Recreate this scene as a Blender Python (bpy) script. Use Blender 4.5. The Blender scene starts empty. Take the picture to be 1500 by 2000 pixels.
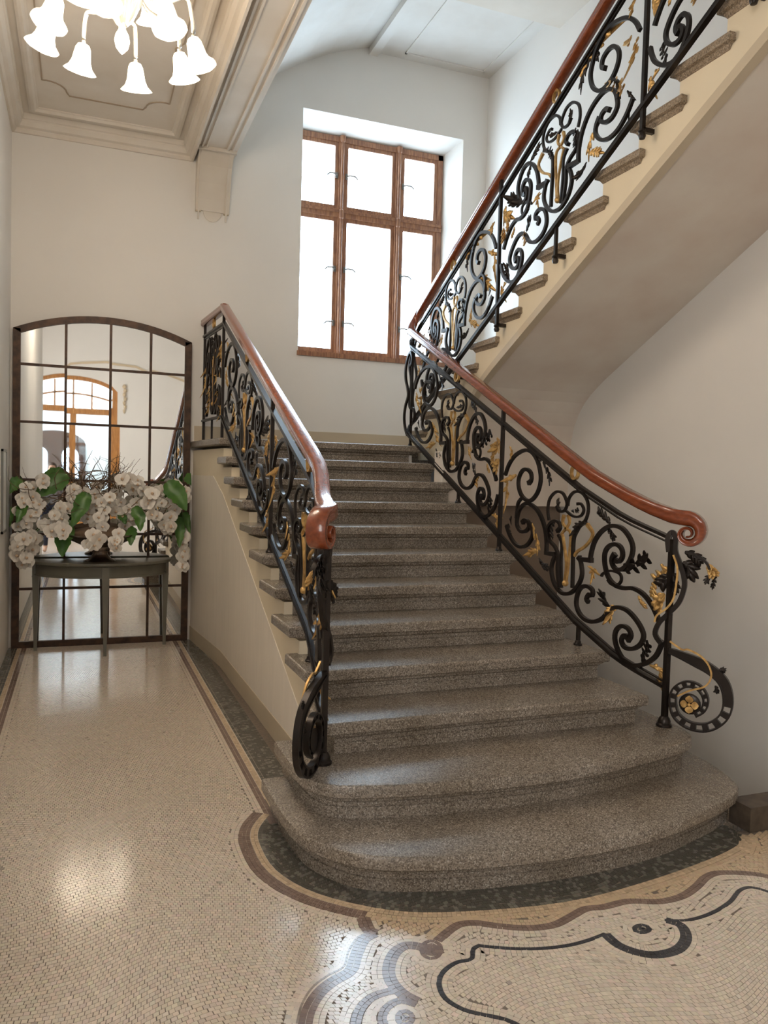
import bpy, math, random
import numpy as np
from mathutils import Vector, Matrix
random.seed(7); rng = np.random.default_rng(7)
scene = bpy.context.scene
COL = scene.collection
# ------------------------------------------------------------------ camera
CF = 1534.8                                   # focal length in pixels of the 1500x2000 frame
CC = Vector((-1.0627, -2.7289, 1.6311))
FW = Vector((0.36032, 0.93176, -0.04457)); RT = Vector((0.93278, -0.35939, 0.02759)); UP = Vector((-0.00969, 0.05152, 0.99862))
cam = bpy.data.cameras.new('camera'); camo = bpy.data.objects.new('camera', cam); COL.objects.link(camo)
cam.sensor_fit = 'VERTICAL'; cam.sensor_height = 36.0; cam.lens = CF / 2000 * 36.0
cam.clip_start = 0.05; cam.clip_end = 100
M = Matrix((RT, UP, -FW)).transposed().to_4x4(); M.translation = CC
camo.matrix_world = M
scene.camera = camo
# ------------------------------------------------------------------ world and view
world = bpy.data.worlds.new('world'); scene.world = world; world.use_nodes = True
world.node_tree.nodes['Background'].inputs[0].default_value = (0.70, 0.82, 1.0, 1)
world.node_tree.nodes['Background'].inputs[1].default_value = 1.0
scene.view_settings.view_transform = 'Standard'; scene.view_settings.look = 'None'
scene.view_settings.gamma = 1.0; scene.view_settings.use_curve_mapping = False
scene.view_settings.exposure = 0.45
WINDOW_E = 8.5        # daylight on the frosted panes
BELL_W = 4.3          # each chandelier bulb, watt
HALL_E = 7.5  # glow of the assumed hall window, added for front light
DOOR_E = 5.0          # daylight in the vestibule
def light(name, kind, loc, energy, color, size=0.1):
    l = bpy.data.lights.new(name, kind); l.energy = energy; l.color = color
    if kind == 'AREA': l.size = size
    else: l.shadow_soft_size = size
    o = bpy.data.objects.new(name, l); COL.objects.link(o); o.location = loc
    return o
# ------------------------------------------------------------------ constants of the place
H = 0.16; G = 0.3497; W = 1.844; YB = 5.015; XL = -1.655; XR = 3.01
X1R, X1L = 1.775, 0.085                       # railing planes of the lower flight
X2 = 1.89; H2 = 0.1628; G2 = 0.3244; Z21 = 2.0847; Y21 = 4.3665; X2R = 1.855
def nl(y): return H * (y / G + 1)             # nosing line, lower flight
def n2(y): return Z21 + (Y21 - y) * H2 / G2   # nosing line, upper flight
def ray(px, py): return FW + RT * ((px - 750) / CF) - UP * ((py - 1000) / CF)
def on(axis, val, px, py):
    d = ray(px, py); return CC + d * ((val - CC[axis]) / d[axis])
# ------------------------------------------------------------------ materials
def mat(name, color, rough=0.6, metal=0.0, var=0.0, vscale=4.0, bump=0.0, bscale=60.0, color2=None, coat=0.0, spec=0.5, emit=None, estr=0.0, stretch=None):
    m = bpy.data.materials.new(name); m.use_nodes = True
    nt = m.node_tree; b = nt.nodes['Principled BSDF']
    b.inputs['Base Color'].default_value = (*color, 1); b.inputs['Roughness'].default_value = rough
    b.inputs['Metallic'].default_value = metal; b.inputs['Specular IOR Level'].default_value = spec
    if coat: b.inputs['Coat Weight'].default_value = coat; b.inputs['Coat Roughness'].default_value = 0.08
    if emit: b.inputs['Emission Color'].default_value = (*emit, 1); b.inputs['Emission Strength'].default_value = estr
    tc = None
    if var or color2 or bump:
        tc = nt.nodes.new('ShaderNodeTexCoord'); mp = nt.nodes.new('ShaderNodeMapping')
        nt.links.new(tc.outputs['Object'], mp.inputs[0])
        if stretch: mp.inputs['Scale'].default_value = stretch
    if var or color2:
        n = nt.nodes.new('ShaderNodeTexNoise'); n.inputs['Scale'].default_value = vscale; n.inputs['Detail'].default_value = 6
        nt.links.new(mp.outputs[0], n.inputs['Vector'])
        r = nt.nodes.new('ShaderNodeValToRGB'); c2 = color2 or tuple(max(0, c * (1 - var)) for c in color)
        r.color_ramp.elements[0].position = 0.35; r.color_ramp.elements[1].position = 0.68
        r.color_ramp.elements[0].color = (*c2, 1); r.color_ramp.elements[1].color = (*color, 1)
        nt.links.new(n.outputs[0], r.inputs[0]); nt.links.new(r.outputs[0], b.inputs['Base Color'])
    if bump:
        n2_ = nt.nodes.new('ShaderNodeTexNoise'); n2_.inputs['Scale'].default_value = bscale; n2_.inputs['Detail'].default_value = 4
        nt.links.new(mp.outputs[0], n2_.inputs['Vector'])
        bm = nt.nodes.new('ShaderNodeBump'); bm.inputs['Strength'].default_value = bump; bm.inputs['Distance'].default_value = 0.01
        nt.links.new(n2_.outputs[0], bm.inputs['Height']); nt.links.new(bm.outputs[0], b.inputs['Normal'])
    return m
def granite(name, c1, c2, c3, rough):
    m = bpy.data.materials.new(name); m.use_nodes = True; nt = m.node_tree; b = nt.nodes['Principled BSDF']
    tc = nt.nodes.new('ShaderNodeTexCoord')
    v = nt.nodes.new('ShaderNodeTexVoronoi'); v.inputs['Scale'].default_value = 210; nt.links.new(tc.outputs['Object'], v.inputs['Vector'])
    r = nt.nodes.new('ShaderNodeValToRGB'); r.color_ramp.interpolation = 'CONSTANT'
    e = r.color_ramp.elements; e[0].position = 0; e[0].color = (*c1, 1); e[1].position = 0.38; e[1].color = (*c2, 1)
    x = e.new(0.78); x.color = (*c3, 1)
    nt.links.new(v.outputs['Color'], r.inputs[0])
    n = nt.nodes.new('ShaderNodeTexNoise'); n.inputs['Scale'].default_value = 3.0; n.inputs['Detail'].default_value = 5; nt.links.new(tc.outputs['Object'], n.inputs['Vector'])
    r2 = nt.nodes.new('ShaderNodeValToRGB'); r2.color_ramp.elements[0].position = .3; r2.color_ramp.elements[0].color = (.72, .68, .62, 1); r2.color_ramp.elements[1].position = .7; r2.color_ramp.elements[1].color = (1, 1, 1, 1)
    nt.links.new(n.outputs[0], r2.inputs[0])
    mx = nt.nodes.new('ShaderNodeMix'); mx.data_type = 'RGBA'; mx.blend_type = 'MULTIPLY'; mx.inputs[0].default_value = 1
    nt.links.new(r.outputs[0], mx.inputs[6]); nt.links.new(r2.outputs[0], mx.inputs[7]); nt.links.new(mx.outputs[2], b.inputs['Base Color'])
    b.inputs['Roughness'].default_value = rough
    bp = nt.nodes.new('ShaderNodeBump'); bp.inputs['Strength'].default_value = .25; bp.inputs['Distance'].default_value = .003
    nt.links.new(v.outputs['Distance'], bp.inputs['Height']); nt.links.new(bp.outputs[0], b.inputs['Normal'])
    return m
MT = {}
MT['wall'] = mat('wall_plaster', (.82, .785, .735), .85, var=.04, vscale=1.3, bump=.05, bscale=25)
MT['ceiling'] = mat('ceiling_plaster', (.78, .72, .64), .8, vscale=1.6, color2=(.68, .60, .50), bump=.05, bscale=20)
MT['upper_ceiling'] = mat('stairwell_plaster', (.80, .78, .74), .85, vscale=1.2, color2=(.66, .61, .55))
MT['cream'] = mat('cream_paint', (.80, .69, .51), .6, var=.06, vscale=2)
MT['beige'] = mat('beige_paint', (.60, .50, .36), .5, var=.08, vscale=2)
MT['panel'] = mat('light_panel_paint', (.82, .745, .64), .55, var=.05, vscale=3, stretch=(1, 6, 1))
MT['soffit'] = mat('soffit_plaster', (.77, .70, .61), .85, vscale=2.2, color2=(.69, .59, .50), bump=.08, bscale=18)
MT['dim_opening'] = mat('dim_opening_colour', (.26, .19, .14), .7, var=.1, vscale=2)  # shade of the cellar opening, given as a colour
MT['stone'] = granite('grey_granite', (.15, .125, .10), (.29, .245, .20), (.46, .41, .35), .24)
MT['stone2'] = granite('worn_granite', (.20, .155, .11), (.36, .28, .20), (.50, .41, .32), .55)
MT['handrail'] = mat('red_brown_varnished_wood', (.27, .062, .020), .24, vscale=7, color2=(.18, .040, .013), coat=.6, stretch=(9, 1.2, 9))
MT['iron'] = mat('dark_wrought_iron', (.030, .022, .018), .33, metal=.55, var=.4, vscale=12)
MT['gold'] = mat('gilded_iron', (.72, .46, .17), .40, metal=.6, color2=(.42, .24, .08), vscale=28)
MT['window_wood'] = mat('brown_window_wood', (.42, .21, .11), .45, color2=(.22, .10, .06), vscale=14, stretch=(4, 4, .6))
MT['oak'] = mat('orange_oak', (.55, .25, .06), .35, color2=(.38, .15, .03), vscale=10, stretch=(4, 4, .6))
MT['dark_wood'] = mat('dark_door_wood', (.09, .04, .025), .35, var=.4, vscale=8)
MT['mirror'] = mat('mirror_glass', (.90, .91, .90), .015, metal=1.0)
MT['frame'] = mat('dark_rust_iron', (.045, .028, .020), .5, metal=.4, color2=(.10, .055, .035), vscale=18)
MT['table'] = mat('grey_green_paint', (.17, .16, .125), .28, var=.12, vscale=6)
MT['pewter'] = mat('aged_pewter', (.34, .28, .24), .25, metal=.95, color2=(.16, .12, .10), vscale=9)
MT['petal'] = mat('orchid_petal', (.88, .83, .76), .55, var=.08, vscale=30)
MT['lip'] = mat('orchid_lip', (.72, .52, .36), .5)
MT['leaf'] = mat('green_leaf', (.085, .20, .03), .38, color2=(.04, .12, .018), vscale=9)
MT['twig'] = mat('brown_twig', (.16, .10, .06), .8)
MT['steel'] = mat('dull_steel', (.25, .24, .22), .35, metal=.9)
MT['white'] = mat('white_paint', (.80, .80, .78), .4)
MT['stucco'] = mat('ochre_stucco', (.66, .53, .36), .7, var=.1)
MT['grout'] = mat('mosaic_grout', (.21, .165, .125), .6, vscale=60, color2=(.13, .10, .08))
MT['mosaic_far'] = mat('cream_mosaic', (.56, .47, .37), .25, color2=(.44, .36, .28), vscale=70)
MT['kerb'] = mat('dark_worn_stone', (.10, .075, .052), .5, color2=(.055, .04, .03), vscale=20)
MT['skin'] = mat('skin', (.55, .34, .24), .5); MT['navy'] = mat('navy_cloth', (.02, .025, .05), .8); MT['shirt'] = mat('grey_cloth', (.25, .25, .27), .8)
MT['hair'] = mat('brown_hair', (.05, .03, .02), .6)
def glow(name, color, strength, back=None):
    m = bpy.data.materials.new(name); m.use_nodes = True; nt = m.node_tree; nt.nodes.clear()
    o = nt.nodes.new('ShaderNodeOutputMaterial'); e = nt.nodes.new('ShaderNodeEmission')
    e.inputs[0].default_value = (*color, 1); e.inputs[1].default_value = strength
    nt.links.new(e.outputs[0], o.inputs[0]); return m
def frosted():
    m = bpy.data.materials.new('frosted_daylight_glass'); m.use_nodes = True; nt = m.node_tree; b = nt.nodes['Principled BSDF']
    b.inputs['Base Color'].default_value = (.8, .85, .9, 1); b.inputs['Roughness'].default_value = .3
    tc = nt.nodes.new('ShaderNodeTexCoord'); v = nt.nodes.new('ShaderNodeTexVoronoi'); v.inputs['Scale'].default_value = 26
    nt.links.new(tc.outputs['Object'], v.inputs['Vector'])
    mr = nt.nodes.new('ShaderNodeMapRange'); mr.inputs[1].default_value = 0; mr.inputs[2].default_value = .9; mr.inputs[3].default_value = WINDOW_E * .8; mr.inputs[4].default_value = WINDOW_E * 1.15
    nt.links.new(v.outputs['Distance'], mr.inputs[0]); nt.links.new(mr.outputs[0], b.inputs['Emission Strength'])
    b.inputs['Emission Color'].default_value = (.62, .82, 1.0, 1); return m
MT['daylight'] = frosted(); MT['hall_fill'] = glow('hall_fill_panes', (1.0, .975, .94), HALL_E)
MT['bell'] = mat('lit_bell_glass', (.95, .92, .85), .3, emit=(1.0, .86, .66), estr=1.6)
MT['clear_glass'] = mat('ribbed_glass', (.93, .86, .74), .16); MT['clear_glass'].node_tree.nodes['Principled BSDF'].inputs['Transmission Weight'].default_value = .75
MT['line'] = mat('thin_brown_line', (.42, .33, .24), .8)
def window_glass():
    m = bpy.data.materials.new('door_glass'); m.use_nodes = True; nt = m.node_tree; nt.nodes.clear()
    o = nt.nodes.new('ShaderNodeOutputMaterial'); t = nt.nodes.new('ShaderNodeBsdfTransparent'); g = nt.nodes.new('ShaderNodeBsdfGlossy'); g.inputs['Roughness'].default_value = .02
    t.inputs[0].default_value = (.92, .97, 1, 1); x = nt.nodes.new('ShaderNodeMixShader'); x.inputs[0].default_value = .12
    nt.links.new(t.outputs[0], x.inputs[1]); nt.links.new(g.outputs[0], x.inputs[2]); nt.links.new(x.outputs[0], o.inputs[0]); return m
MT['door_glass'] = window_glass()
# ------------------------------------------------------------------ mesh helpers
class MB:
    def __init__(s): s.v = []; s.f = []
    def add(s, vs, fs):
        b = len(s.v); s.v += [tuple(v) for v in vs]; s.f += [tuple(i + b for i in f) for f in fs]; return s
    def box(s, x0, x1, y0, y1, z0, z1):
        return s.add([(x0, y0, z0), (x1, y0, z0), (x1, y1, z0), (x0, y1, z0), (x0, y0, z1), (x1, y0, z1), (x1, y1, z1), (x0, y1, z1)],
                     [(0, 3, 2, 1), (4, 5, 6, 7), (0, 1, 5, 4), (1, 2, 6, 5), (2, 3, 7, 6), (3, 0, 4, 7)])
    def prism(s, pts, axis, a, b):             # polygon in the two other axes, extruded from a to b
        n = len(pts)
        def P(p, w):
            return (w, p[0], p[1]) if axis == 0 else (p[0], w, p[1]) if axis == 1 else (p[0], p[1], w)
        return s.add([P(p, a) for p in pts] + [P(p, b) for p in pts],
                     [tuple(range(n - 1, -1, -1)), tuple(range(n, 2 * n))] + [(i, (i + 1) % n, n + (i + 1) % n, n + i) for i in range(n)])
    def layers(s, rings, cap=True):            # stacked closed rings of equal length
        n = len(rings[0]); b = len(s.v)
        for r in rings: s.v += [tuple(p) for p in r]
        for k in range(len(rings) - 1):
            for i in range(n):
                j = (i + 1) % n; s.f.append((b + k * n + i, b + k * n + j, b + (k + 1) * n + j, b + (k + 1) * n + i))
        if cap: s.f.append(tuple(b + i for i in range(n - 1, -1, -1))); s.f.append(tuple(b + (len(rings) - 1) * n + i for i in range(n)))
        return s
    def sweep(s, pts, prof, side=None, scale=None, closed=False):
        pts = [Vector(p) for p in pts]; n = len(pts); rings = []
        for i, p in enumerate(pts):
            a = pts[(i - 1) % n] if closed else pts[max(i - 1, 0)]; c = pts[(i + 1) % n] if closed else pts[min(i + 1, n - 1)]
            t = (c - a); t = t.normalized() if t.length > 1e-9 else Vector((0, 1, 0))
            S = side(i) if callable(side) else side
            if S is None: S = t.cross(Vector((0, 0, 1))); S = S.normalized() if S.length > 1e-4 else Vector((1, 0, 0))
            S = Vector(S); S = (S - t * S.dot(t)).normalized(); N = S.cross(t)
            k = scale[i] if scale else 1.0; k, k2 = k if isinstance(k, tuple) else (k, k)
            rings.append([p + S * (q[0] * k) + N * (q[1] * k2) for q in prof])
        if closed:
            m = len(prof); b = len(s.v)
            for r in rings: s.v += [tuple(q) for q in r]
            for i in range(n):
                for j in range(m): s.f.append((b + i * m + j, b + i * m + (j + 1) % m, b + ((i + 1) % n) * m + (j + 1) % m, b + ((i + 1) % n) * m + j))
            return s
        return s.layers(rings)
    def lathe(s, prof, c=(0, 0, 0), n=24, flute=0, fd=0):
        rings = []
        for r, z in prof:
            rings.append([(c[0] + r * (1 + (fd * math.cos(flute * 2 * math.pi * k / n) if flute else 0)) * math.cos(2 * math.pi * k / n), c[1] + r * (1 + (fd * math.cos(flute * 2 * math.pi * k / n) if flute else 0)) * math.sin(2 * math.pi * k / n), c[2] + z) for k in range(n)])
        return s.layers(rings)
    def xf(s, m):
        s.v = [tuple(m @ Vector(v)) for v in s.v]; return s
    def build(s, name, m, parent=None, smooth=False, sharp=None):
        me = bpy.data.meshes.new(name); me.from_pydata(s.v, [], s.f); me.materials.append(MT[m] if isinstance(m, str) else m)
        if smooth:
            me.polygons.foreach_set('use_smooth', [True] * len(me.polygons))
            if sharp: me.set_sharp_from_angle(angle=math.radians(sharp))
        o = bpy.data.objects.new(name, me); COL.objects.link(o)
        if parent: o.parent = parent
        return o
def tag(o, label=None, cat=None, group=None, kind=None):
    if label: o['label'] = label
    if cat: o['category'] = cat
    if group: o['group'] = group
    if kind: o['kind'] = kind
    return o
def empty(name, loc=(0, 0, 0)):
    o = bpy.data.objects.new(name, None); COL.objects.link(o); o.location = loc; o.empty_display_size = .1; return o
def part(o, root):                             # keep world coordinates under a root that is not at the origin
    o.parent = root; o.matrix_parent_inverse = Matrix.Translation(root.location).inverted(); return o
def thing(name, loc, label, cat, group=None): return tag(empty(name, loc), label, cat, group)
def struct(o): o['kind'] = 'structure'; return o
def catmull(pts, per=6):
    P = [np.array(p, float) for p in pts]; out = []
    for i in range(len(P) - 1):
        a = P[max(i - 1, 0)]; b = P[i]; c = P[i + 1]; d = P[min(i + 2, len(P) - 1)]
        for k in range(per):
            t = k / per; out.append(.5 * ((2 * b) + (c - a) * t + (2 * a - 5 * b + 4 * c - d) * t * t + (3 * b - a - 3 * c + d) * t ** 3))
    out.append(P[-1]); return out
RECT = lambda w, d: [(-d / 2, -w / 2), (d / 2, -w / 2), (d / 2, w / 2), (-d / 2, w / 2)]
def circ(r, n=8): return [(r * math.cos(2 * math.pi * k / n), r * math.sin(2 * math.pi * k / n)) for k in range(n)]
# ================================================================== the room
# window opening in the back wall (splayed reveal), frame sits at Y=5.30
WX0, WX1, WZ0, WZ1 = .958, 2.726, 2.847, 5.262
FX0, FX1, FZ0, FZ1, FY = .93, 2.625, 2.875, 5.175, 5.30
b = MB(); T = .55
b.box(XL - .3, WX0, YB, YB + T, -2.4, 6.4); b.box(WX1, XR + .3, YB, YB + T, -2.4, 6.4)
b.box(WX0, WX1, YB, YB + T, -2.4, WZ0); b.box(WX0, WX1, YB, YB + T, WZ1, 6.4)
struct(b.build('wall_back', 'wall'))
rv = MB()                                        # splayed plaster reveal between wall face and window frame
o4 = [(WX0, YB, WZ0), (WX1, YB, WZ0), (WX1, YB, WZ1), (WX0, YB, WZ1)]; i4 = [(FX0, FY + .05, FZ0), (FX1, FY + .05, FZ0), (FX1, FY + .05, FZ1), (FX0, FY + .05, FZ1)]
rv.add(o4 + i4, [(0, 1, 5, 4), (1, 2, 6, 5), (2, 3, 7, 6), (3, 0, 4, 7)])
struct(rv.build('trim_1', 'wall'))
struct(MB().box(XL - .3, XL, -1.0, YB, -.2, 6.2).build('wall_left', 'wall'))
struct(MB().box(XR, XR + .3, -7.5, YB, -2.4, 6.4).build('wall_right', 'wall'))
# painted skirting band on the landing part of the back wall
struct(MB().box(-.05, 2.95, YB - .006, YB, 1.92, 2.072).build('baseboard_back', 'beige'))
# corridor ceiling: slab with stepped plaster frames
CX0, CX1, CY0, CY1 = XL, -.10, -1.0, YB; CZ = 4.70
ce = struct(MB().box(CX0 - .3, CX1 + .05, CY0, CY1, CZ, CZ + .2).build('ceiling', 'ceiling'))
def ring(x0, x1, y0, y1, prof, name, m, parent):
    mb = MB(); rings = []
    for d, z in prof: rings.append([(x0 + d, y0 + d, z), (x1 - d, y0 + d, z), (x1 - d, y1 - d, z), (x0 + d, y1 - d, z)])
    mb.layers(rings, cap=False); return mb.build(name, m, parent)
ring(CX0, CX1, CY0, CY1, [(0, 4.555), (.02, 4.555), (.035, 4.575), (.035, 4.59), (.065, 4.60), (.085, 4.635), (.085, 4.65), (.10, 4.655), (.10, CZ)], 'cornice', 'ceiling', ce)
ring(CX0 + .15, CX1 - .15, CY0 + .15, CY1 - .19, [(0, CZ), (0, CZ - .022), (.02, CZ - .03), (.045, CZ - .03), (.06, CZ - .012), (.075, CZ - .008), (.075, CZ)], 'ceiling_moulding', 'ceiling', ce)
# thin incised line panel with notched corners
a0, a1, c0, c1 = -1.38, -.40, .2, 4.42
def notch(cx, cy, sx, sy, r=.16):
    return [(cx, cy - sy * (r + .06)), (cx + sx * .03, cy - sy * (r + .06))] + [(cx + sx * (.03 + r * math.sin(k * math.pi / 12)), cy - sy * (.06 + r * math.cos(k * math.pi / 12))) for k in range(1, 7)] + [(cx + sx * (r + .03), cy)]
def loop2(pts): return [(p[0], p[1], CZ - .002) for p in pts]
pp = []
pp += [(a0, c0 + .22)] + [(a0 + .03 + .15 * math.sin(k * math.pi / 12), c0 + .06 + .15 * math.cos(k * math.pi / 12)) for k in range(7)] + [(a0 + .2, c0)]
pp += [(a1 - .2, c0)] + [(a1 - .03 - .15 * math.cos(k * math.pi / 12), c0 + .06 + .15 * math.sin(k * math.pi / 12)) for k in range(7)] + [(a1, c0 + .22)]
ym = (c0 + c1) / 2
pp += [(a1, ym + .9), (a1 - .05, ym + 1.0), (a1 - .02, ym + 1.15), (a1, ym + 1.3)]
pp += [(a1, c1 - .2)] + [(a1 - .03 - .15 * math.sin(k * math.pi / 12), c1 - .06 - .15 * math.cos(k * math.pi / 12)) for k in range(7)] + [(a1 - .2, c1)]
pp += [(a0 + .2, c1)] + [(a0 + .03 + .15 * math.cos(k * math.pi / 12), c1 - .06 - .15 * math.sin(k * math.pi / 12)) for k in range(7)] + [(a0, c1 - .2)]
pp += [(a0, ym + 1.3), (a0 + .02, ym + 1.15), (a0 + .05, ym + 1.0), (a0, ym + .9)]
MB().sweep(loop2(pp), [(-.006, -.006), (.006, -.006), (.003, .004), (-.003, .004)], side=None, closed=True).build('panel_line', 'line', ce)
MB().lathe([(.32, CZ), (.32, CZ - .012), (.28, CZ - .03), (.2, CZ - .03), (.16, CZ - .045), (0.02, CZ - .05)], c=(-.88, 1.8, 0), n=32).build('ceiling_rosette', 'ceiling', ce, True, 30)
# beam between corridor and stairwell, with its bracket
bm = struct(MB().box(-.10, .27, -1.0, YB, 4.62, 5.35).build('trim_2', 'ceiling'))
for x in (-.06, -.02, .17, .22): MB().box(x, x + .018, -1.0, YB, 4.606, 4.62).build('beam_bead', 'ceiling', bm)
cb = MB(); pr = [(YB, 4.02), (YB - .012, 4.03), (YB - .02, 4.10), (YB - .035, 4.22), (YB - .07, 4.36), (YB - .13, 4.50), (YB - .22, 4.60), (YB - .25, 4.62), (YB, 4.62)]
cb.prism([(y, max(z, 4.112)) for y, z in pr], 0, -.075, .245)
cbo = cb.build('bracket', 'ceiling', bm)
MB().prism([(.085 + .085 * math.cos(k * math.pi / 12), 4.114 - .095 * math.sin(k * math.pi / 12)) for k in range(13)], 1, YB - .012, YB).build('bracket_drop', 'ceiling', bm)
for x in (-.075, .19): MB().box(x, x + .05, YB - .02, YB, 4.10, 4.135).build('bracket_block', 'beige', bm)
for x in (-.06, .20): MB().sweep([(x + .012, y - .004, z) for y, z in pr[1:8]], RECT(.012, .014), side=(1, 0, 0)).build('bracket_bead', 'ceiling', bm)
MB().box(-.09, .262, YB - .27, YB - .24, 4.59, 4.622).build('bracket_cap', 'ceiling', bm)
# stairwell ceiling: curved vault, beam and flat panel
va = [(.27, 5.20), (.5, 5.39), (.73, 5.56), (.97, 5.71), (1.2, 5.83), (1.43, 5.925), (1.65, 5.99), (1.65, 6.35), (.27, 6.35)]
uc = struct(MB().prism(va, 1, -1.0, YB).build('ceiling', 'upper_ceiling'))
MB().box(1.63, 1.72, -1.0, YB, 5.915, 6.2).build('ceiling_beam', 'upper_ceiling', uc)
MB().box(1.72, XR, -1.0, YB, 5.955, 6.2).build('ceiling_panel', 'upper_ceiling', uc)
MB().box(1.72, XR, 3.15, 3.66, 5.80, 5.96).build('cross_beam', 'ceiling', uc)
for p in ((1.98, 2.0, 3.75, 4.9), (2.87, 2.89, 3.75, 4.9)): MB().box(p[0], p[1], p[2], p[3], 5.943, 5.956).build('ceiling_moulding', 'upper_ceiling', uc)
for p in ((1.98, 2.89, 4.88, 4.90), (1.98, 2.89, 3.75, 3.77)): MB().box(p[0], p[1], p[2], p[3], 5.943, 5.956).build('ceiling_moulding', 'upper_ceiling', uc)
# closing wall above the hall ceiling, hall walls and hall ceiling (behind the camera)
struct(MB().box(-3.5, XR, -1.2, -1.0, 5.2, 6.4).build('wall_upper', 'wall'))
struct(MB().box(-3.5, XL, -1.2, -1.0, 0, 5.2).build('wall_hall_return', 'wall'))
struct(MB().box(-3.5, -3.2, -7.5, -1.0, 0, 5.3).build('wall_hall_left', 'wall'))
struct(MB().box(-3.5, XR + .3, -10.4, -1.0, 5.2, 5.4).build('ceiling', 'upper_ceiling'))
struct(MB().box(XL, -.1, -1.2, -1.0, 4.55, 5.2).build('wall_lintel', 'wall'))
# ================================================================== mosaic floor
fl = struct(MB().box(-3.5, 1.84, -10.4, YB, -.2, -.0015).box(1.84, XR, -10.4, .06, -.2, -.0015).build('floor', 'grout'))
# far part of the hall floor, too far away to tell the stones apart
MB().box(-3.2, XR, -7.5, -2.31, -.0015, 0).build('far_mosaic', 'mosaic_far', fl)
def fp(pts, ox, oy, k): 
    r = []
    for x, y in pts:
        q = on(2, 0.0, ox + x / k, oy + y / k); r.append((q.x, q.y))
    return r
K = 2.679
c2 = lambda pts: fp(pts, 440, 1500, K)
c3 = lambda pts: fp(pts, 940, 1500, K)
# footprints of the two curved bottom steps (top edge of the nosing)
STEP1 = [(-.235, .95), (-.235, .57), (-.205, .335), (-.10, .147), (.03, .046), (.24, -.026), (.54, -.085), (.92, -.107), (1.3, -.075), (1.60, .005), (1.80, .075), (1.969, .174), (2.056, .372), (2.095, .596), (2.10, .95)]
STEP2 = [(-.165, 1.0), (-.16, .66), (-.125, .48), (-.03, .38), (.2, .315), (.5, .275), (.922, .252), (1.313, .285), (1.594, .341), (1.83, .40), (1.94, .47), (1.995, .62), (2.0, 1.0)]
DARK_EDGE = [(-.20, .90), (-.25, .83), (-.292, .74), (-.311, .612), (-.295, .371), (-.185, .146), (.039, -.05), (.292, -.145), (.702, -.212), (1.088, -.188), (1.5, -.118), (1.746, -.047), (1.85, .03)]
DARK_EDGE = [tuple(p) for p in catmull(DARK_EDGE, 4)]
def offs(pts, d):
    out = []
    for i, p in enumerate(pts):
        a = np.array(pts[max(i - 1, 0)]); c = np.array(pts[min(i + 1, len(pts) - 1)]); t = c - a; t = t / np.linalg.norm(t)
        out.append((p[0] + t[1] * -d, p[1] + t[0] * d))
    return out
HALO = .036
CREAM, DARKC, BROWN, OCHRE, NAVY = (.70, .605, .50), (.105, .098, .082), (.235, .165, .135), (.60, .46, .315), (.055, .055, .062)
BANDS = []                                       # (polyline, width, colour)
def band(pts, w, col, smooth=True): BANDS.append(([tuple(p) for p in (catmull(pts, 5) if smooth else pts)], w, col))
for yend, s in ((.98, 1),):
    band([(-.075, YB), (-.075, .9)], .15, DARKC, False)
    band([(-.170, YB), (-.170, .86)], .030, OCHRE, False)
    band([(-.207, YB), (-.207, .80)], .040, BROWN, False)
band([(-1.618, YB), (-1.618, -2.3)], .076, DARKC, False)
band([(-1.564, YB), (-1.564, -2.3)], .030, OCHRE, False)
band([(-1.524, YB), (-1.524, -2.3)], .042, BROWN, False)
de = DARK_EDGE
band([p for p in offs(de, -.018)], .032, OCHRE, False)
cut = [p for p in offs(de, -.062) if p[0] < -.03]
band(cut, .052, BROWN, False)
band(c2([(720, 785), (750, 850), (790, 868)]), .05, BROWN)
band(c2([(785, 868), (725, 900), (685, 980), (655, 1062), (560, 1120), (490, 1180), (440, 1260), (418, 1339), (410, 1420)]), .045, BROWN)
band(c2([(735, 868), (690, 890), (645, 960), (620, 1040), (540, 1085), (455, 1150), (400, 1240), (375, 1339)]), .009, (.33, .27, .22))
band(c2([(1135, 950), (1085, 955), (1010, 935), (945, 930), (885, 970), (855, 1050), (870, 1120), (930, 1185), (1005, 1225)]), .045, BROWN)
def blob(conv, x, y, rx, ry, R, col):
    m_ = max(2, round(R / .018))
    for q in range(m_):
        f = (q + .5) / m_; band([*conv([(x + rx * f * math.cos(2 * math.pi * t / 22), y + ry * f * math.sin(2 * math.pi * t / 22)) for t in range(23)])], R / m_, col, False)
blob(c2, 1078, 952, 62, 56, .05, BROWN)
band(c2([(880, 1165), (780, 1195), (715, 1250), (685, 1320), (680, 1400)]), .034, BROWN)
band(c2([(1000, 1240), (920, 1218), (850, 1250), (820, 1310), (840, 1370)]), .03, BROWN)
blob(c2, 940, 1310, 52, 50, .036, BROWN)
band(c2([(1110, 905), (1160, 862), (1230, 818), (1330, 812)]) + c3([(0, 815), (130, 832), (260, 838), (380, 822), (470, 778), (545, 738), (640, 728), (770, 698), (930, 700), (1050, 672), (1125, 622), (1180, 570), (1260, 548), (1450, 558), (1560, 590)]), .036, BROWN)
band(c3([(650, 868), (560, 902), (450, 930), (300, 946), (150, 945), (0, 932)]) + c2([(1330, 930), (1295, 950), (1290, 1000), (1210, 1018), (1140, 1068), (1118, 1130), (1150, 1205), (1240, 1262)]) + c3([(0, 1290), (100, 1310), (180, 1339), (260, 1390)]), .016, NAVY)
band(c3([(650, 872), (720, 930), (830, 970), (930, 978), (1030, 950), (1072, 890), (1045, 825), (965, 797)]), .042, NAVY)
band(c3([(960, 797), (1080, 797), (1200, 762), (1300, 702), (1350, 642), (1410, 625), (1500, 648), (1600, 700)]), .016, NAVY)
blob(c3, 840, 843, 52, 27, .038, NAVY)
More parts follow.
